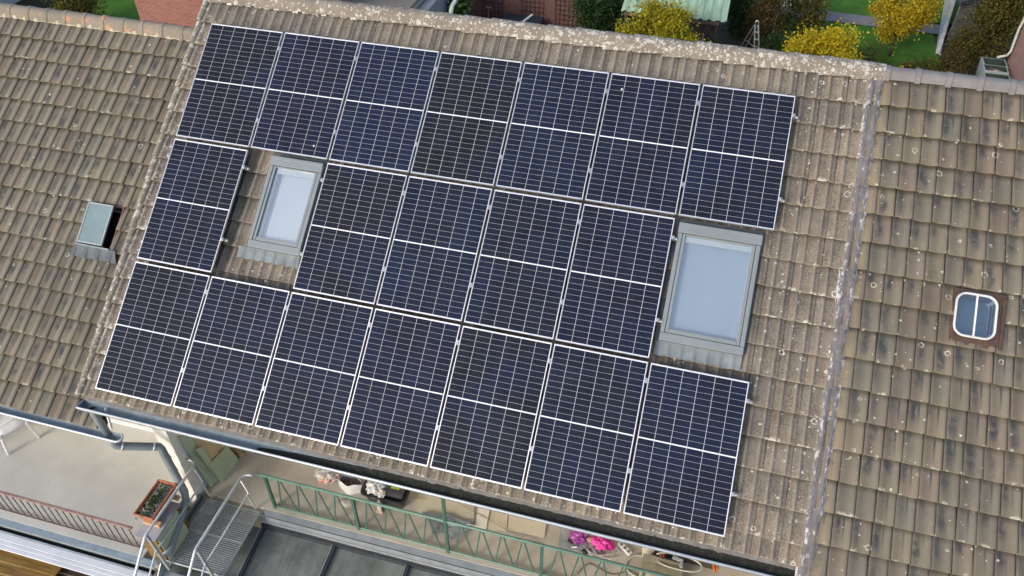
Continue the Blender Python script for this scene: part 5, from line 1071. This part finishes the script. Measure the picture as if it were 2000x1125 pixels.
# bench
be = thing('garden_bench', 'white slatted garden bench at the far lawn edge', 'bench', (10, 26.1, 0))
for k in range(5):
    m = MB(); m.bar((9.55 + k * .20, 26.35, .45), (9.55 + k * .20, 26.05, .02), .07, .03); m.build('slat', M_PLAST, be)
m = MB(); m.box((9.45, 26.05, .42), (10.6, 26.5, .46)); m.build('seat', M_PLAST, be)
for x in (9.5, 10.5):
    m = MB(); m.bar((x, 26.0, .42), (x - .03, 25.9, 0), .05, .04); m.build('leg', M_PLAST, be)
# trees and shrubs
tree('hedge_bush', 'dense dark green bush left of the shed', 'bush', (2.6, 20.2, 0), (2.55, 20.1, 1.25), (1.05, .9, 1.35), 7000, .11, L_DARK, 40, 5, .24, .5)
tree('yellow_shrub', 'lime-yellow shrub in front of the green-roofed shed', 'shrub', (5.1, 16.8, 0), (5.0, 16.8, 2.25), (1.45, .85, 1.05), 11000, .10, L_YGR, 34, 8, .17, .45, .035)
tree('yellow_shrub', 'golden-yellow shrub just behind the lichened ridge', 'shrub', (10.6, 18.4, 0), (10.6, 18.4, 1.45), (1.25, .85, 1.15), 10500, .10, L_YEL, 32, 9, .17, .45, .035)
tree('yellow_tree', 'round yellow-leaved tree on the lawn', 'tree', (13.5, 22.2, 0), (13.5, 22.2, 1.8), (1.2, 1.0, 1.25), 14000, .09, L_GOLD, 42, 7, .16, .5, .05)
tree('brown_hedge', 'tall brown-green hedge bush right of the stepladder', 'bush', (8.9, 21.6, 0), (8.7, 21.7, 1.1), (.72, .8, 1.35), 6500, .09, L_BROWN, 40, 5, .24, .5)
tree('olive_shrub', 'loose olive-green shrub between hedge and lawn path', 'shrub', (10.2, 23.4, 0), (10.1, 23.3, .75), (.95, .9, .95), 4200, .11, L_OLIVE, 30, 6, .26, .5, .03)
tree('green_shrub', 'dark green shrub in front of the brown hedge', 'shrub', (9.3, 20.0, 0), (9.3, 20.0, .55), (.75, .7, .75), 3000, .10, L_DARK, 26, 5, .26, .5, .03)
tree('bare_shrub', 'grey-brown bare shrub right of the golden shrub', 'shrub', (12.2, 20.6, 0), (12.2, 20.5, .5), (.75, .6, .75), 1800, .08, L_BROWN, 24, 12, .3, .5, .02)
tree('olive_tree', 'big green and yellow leafy tree at the right edge', 'tree', (17.0, 22.9, 0), (16.95, 22.8, 1.75), (.88, 1.1, 1.5), 9000, .12, L_OLIVE, 44, 7, .24, .45, .07)
tree('yellow_ground_shrub', 'low yellow-green shrub behind the grey ridge tiles', 'shrub', (13.3, 19.3, 0), (13.2, 19.2, .35), (.9, .6, .42), 2400, .09, L_GOLD, 24, 5, .26, .5, .02)
tree('fern_bed', 'low dark flower bed plants beside the white wall', 'plants', (14.7, 20.2, 0), (14.8, 20.3, .28), (1.1, .8, .40), 3000, .10, L_OLIVE, 30, 6, .28, .4, .02)
tree('fern_bed', 'reddish-brown leafy plants left of the green bins', 'plants', (15.6, 20.3, 0), (15.6, 20.4, .30), (.6, .8, .45), 2000, .09, L_BROWN, 24, 6, .28, .4, .02)
tree('olive_shrub', 'olive bush on the lawn behind the left ridge', 'bush', (-18.2, 15.8, 0), (-18.1, 15.8, 1.05), (.95, .9, 1.15), 4500, .11, L_OLIVE, 32, 6, .25, .5, .04)
tree('ivy_bush', 'dark shrub at the foot of the red brick house', 'bush', (-12.6, 14.6, 0), (-12.7, 14.8, .8), (.8, .8, .95), 2600, .11, L_DARK, 26, 5, .25, .5, .04)
tree('palm_plant', 'green leafy plant between pillar and pale pipe', 'plant', (-2.55, 17.6, 0), (-2.55, 17.6, 1.9), (.45, .45, .7), 900, .22, L_GREEN, 18, 6, .3, .4, .03)
tree('hedge_bush', 'low green plants before the cold frame and wall', 'plants', (1.7, 19.2, 0), (1.6, 19.2, .3), (.9, .5, .45), 2200, .10, L_GREEN, 24, 5, .28, .4, .02)
tree('hedge_bush', 'tall dark hedge tree behind the stepladder', 'bush', (7.9, 23.0, 0), (7.75, 23.2, .9), (.75, 1.0, 1.2), 4200, .11, L_DARK, 30, 5, .26, .5)
tree('bramble_bush', 'tangled brown and olive bush before the grey plank hut', 'bush', (16.0, 22.6, 0), (16.0, 22.6, .5), (.55, .8, .65), 4500, .09, L_OLIVE, 34, 8, .22, .4, .02)
tree('bramble_bush', 'rusty brown undergrowth between white wall and bins', 'bush', (15.7, 21.3, 0), (15.7, 21.3, .4), (.5, .7, .5), 3500, .08, L_BROWN, 30, 8, .24, .4, .02)
tree('grass_tussock', 'pale dry grass tussock at the foot of the yellow tree', 'plants', (13.9, 20.4, 0), (13.9, 20.4, .25), (.55, .4, .35), 1800, .09, L_BROWN, 22, 8, .24, .4, .02)
# dahlias
FLN = ['white garden flower nearest the green bins', 'white garden flower just left of the one nearest the bins', 'white garden flower lowest in the cluster of three', 'white garden flower in the left pair, upper one', 'white garden flower in the left pair, lower one']
for k, (x, y, z) in enumerate(((15.05, 19.45, .62), (15.22, 19.5, .60), (15.18, 19.35, .55), (14.75, 19.0, .62), (14.66, 18.95, .55))):
    f_ = thing('white_flower', FLN[(1, 0, 2, 3, 4)[k]], 'flower', (x, y, 0), 'white flowers in the bed')
    m = MB(); m.tube([(x, y, 0), (x, y, z)], .008, 5); m.build('stem', L_GREEN, f_)
    m = MB()
    for a in range(10): m.add([(x, y, z), (x + .07 * math.cos(a * .63 - .2), y + .07 * math.sin(a * .63 - .2), z + .02), (x + .085 * math.cos(a * .63), y + .085 * math.sin(a * .63), z + .025), (x + .07 * math.cos(a * .63 + .2), y + .07 * math.sin(a * .63 + .2), z + .02)], [(0, 1, 2, 3)])
    m.build('petals', M_WHITE, f_)
# right edge: white wall, dark shed roof, planks, bins, pink wall with downpipe
m = MB(); m.add([(15.27, 22.9, 0), (15.50, 22.95, 0), (16.55, 28.7, 0), (16.3, 28.7, 0), (15.27, 22.9, .12), (15.42, 22.95, .12), (15.9, 25.4, 1.4), (15.75, 25.4, 1.4), (16.55, 28.7, 1.5), (16.3, 28.7, 1.5)], [(4, 5, 6, 7), (7, 6, 8, 9), (0, 4, 7, 9, 3), (1, 2, 8, 6, 5), (0, 1, 5, 4)]); o = m.build('white_wall', simple('rough_white_wall', (.50, .50, .49), .9, 0, .2, 5, .5, wpos=True), None); label(o, 'rough white sloping garden wall right of the yellow tree', 'wall')
hs = thing('garden_hut', 'dark-roofed hut with grey plank wall at upper right', 'hut', (16.6, 25.6, 0))
m = MB(); m.add([(15.75, 23.9, 1.75), (18.2, 26.3, 1.75), (17.0, 28.5, 2.6), (14.9, 26.6, 2.6), (15.75, 23.9, 1.60), (18.2, 26.3, 1.60), (17.0, 28.5, 2.45), (14.9, 26.6, 2.45)], [(0, 1, 2, 3), (4, 7, 6, 5), (0, 4, 5, 1), (1, 5, 6, 2), (2, 6, 7, 3), (3, 7, 4, 0)]); m.build('roof', simple('dark_roof_felt', (.055, .06, .07), .6, 0, .35, 3, .4), hs)
for k in range(7):
    a = Vector((15.85, 24.3, .12 + k * .21)); b = Vector((17.9, 26.3, .12 + k * .21)); m = MB(); m.bar(a, b, .04, .19); m.build('plank', simple('grey_plank', (.20, .175, .155), .9, 0, .25, 4, .3), hs)
wallp = thing('brick_house', 'pinkish house wall corner at the right picture edge', 'house', (18.2, 20, 0))
m = MB(); m.box((17.22, 16.0, 0), (21, 21.0, 5)); m.build('wall', simple('pink_render', (.33, .19, .165), .9, 0, .1, 3), wallp)
m = MB(); m.tube([(17.14, 20.95, 4.4), (17.14, 20.95, 2.4), (17.08, 20.85, 2.15), (17.10, 20.75, 1.35), (17.02, 20.7, 1.20), (16.7, 20.6, 1.14)], .045, 10); m.build('downpipe', simple('cream_pipe', (.50, .50, .44), .5), wallp, smooth=True)
M_BIN = simple('faded_green_plastic', (.34, .40, .37), .5, 0, .15, 4)
M_BIND = simple('dark_bin_inside', (.03, .05, .04), .7)
def tank(name, lab, x0, x1, y0, y1, h, fill=None):
    b_ = thing(name, lab, 'bin', ((x0 + x1) / 2, (y0 + y1) / 2, 0), 'green bins by the right wall'); tp = .06; m = MB()
    L0 = rect(x0 + tp, x1 - tp, y0 + tp, y1 - tp, 0); L1 = rect(x0, x1, y0, y1, h); L2 = rect(x0 + .05, x1 - .05, y0 + .05, y1 - .05, h); L3 = rect(x0 + .09, x1 - .09, y0 + .09, y1 - .09, .25)
    m.add(L0 + L1 + L2, [(j*4+i, j*4+(i+1) % 4, (j+1)*4+(i+1) % 4, (j+1)*4+i) for j in range(2) for i in range(4)]); m.build('shell', M_BIN, b_, bevel=.01)
    m = MB(); m.add(L2 + L3, [(i, (i+1) % 4, 4+(i+1) % 4, 4+i) for i in range(4)] + [(4, 5, 6, 7)]); m.build('inside', M_BIND, b_)
    if fill:
        m = blob(((x0 + x1) / 2, (y0 + y1) / 2, h - .14), ((x1 - x0) * .36, (y1 - y0) * .36, .10), 2.9, .4, 3); m.build('rubbish', plastic('bin_rubbish', [(.35, (.10, .05, .03)), (.5, (.25, .14, .10)), (.62, (.6, .6, .58))], 4), b_, smooth=True)
tank('wheeled_bin', 'open pale green bin nearest the ridge, right edge', 16.15, 17.0, 19.05, 19.6, .98)
tank('wheeled_bin', 'pale green bin filled with rubbish between two empty ones', 16.2, 17.0, 19.66, 20.2, 1.02, True)
tank('wheeled_bin', 'open green rain tank under the cream downpipe', 16.3, 17.1, 20.26, 20.95, .95)
m = blob((17.0, 18.4, .6), (.45, .35, .5), 6.1, .2, 2, flat=-.6); o = m.build('green_cover', simple('green_tarp', (.03, .12, .06), .5), None, smooth=True); label(o, 'dark green covered barrel at the right picture edge', 'cover')
# far left
sc_ = thing('garden_shed', 'slate-blue flat shed roof in the upper left corner', 'shed', (-21.6, 15.5, 0))
m = MB(); m.box((-23.5, 14.0, 0), (-20.75, 17.6, 1.0)); m.build('wall', M_DWOOD, sc_)
m = MB(); m.box((-23.6, 13.9, 1.002), (-20.65, 17.7, 1.06)); m.build('roof', simple('slate_blue_roof', (.045, .055, .075), .5), sc_, bevel=.02)
m = MB(); m.bar((-18.9, 14.2, .55), (-17.2, 14.3, .55), .06, .08); m.bar((-18.9, 14.2, 0), (-18.9, 14.2, .75), .06, .06, (0, 1, 0)); m.bar((-17.2, 14.3, 0), (-17.2, 14.3, .6), .06, .06, (0, 1, 0)); o = m.build('garden_rail', M_WHITE, None); label(o, 'short white garden rail behind the left ridge', 'rail')
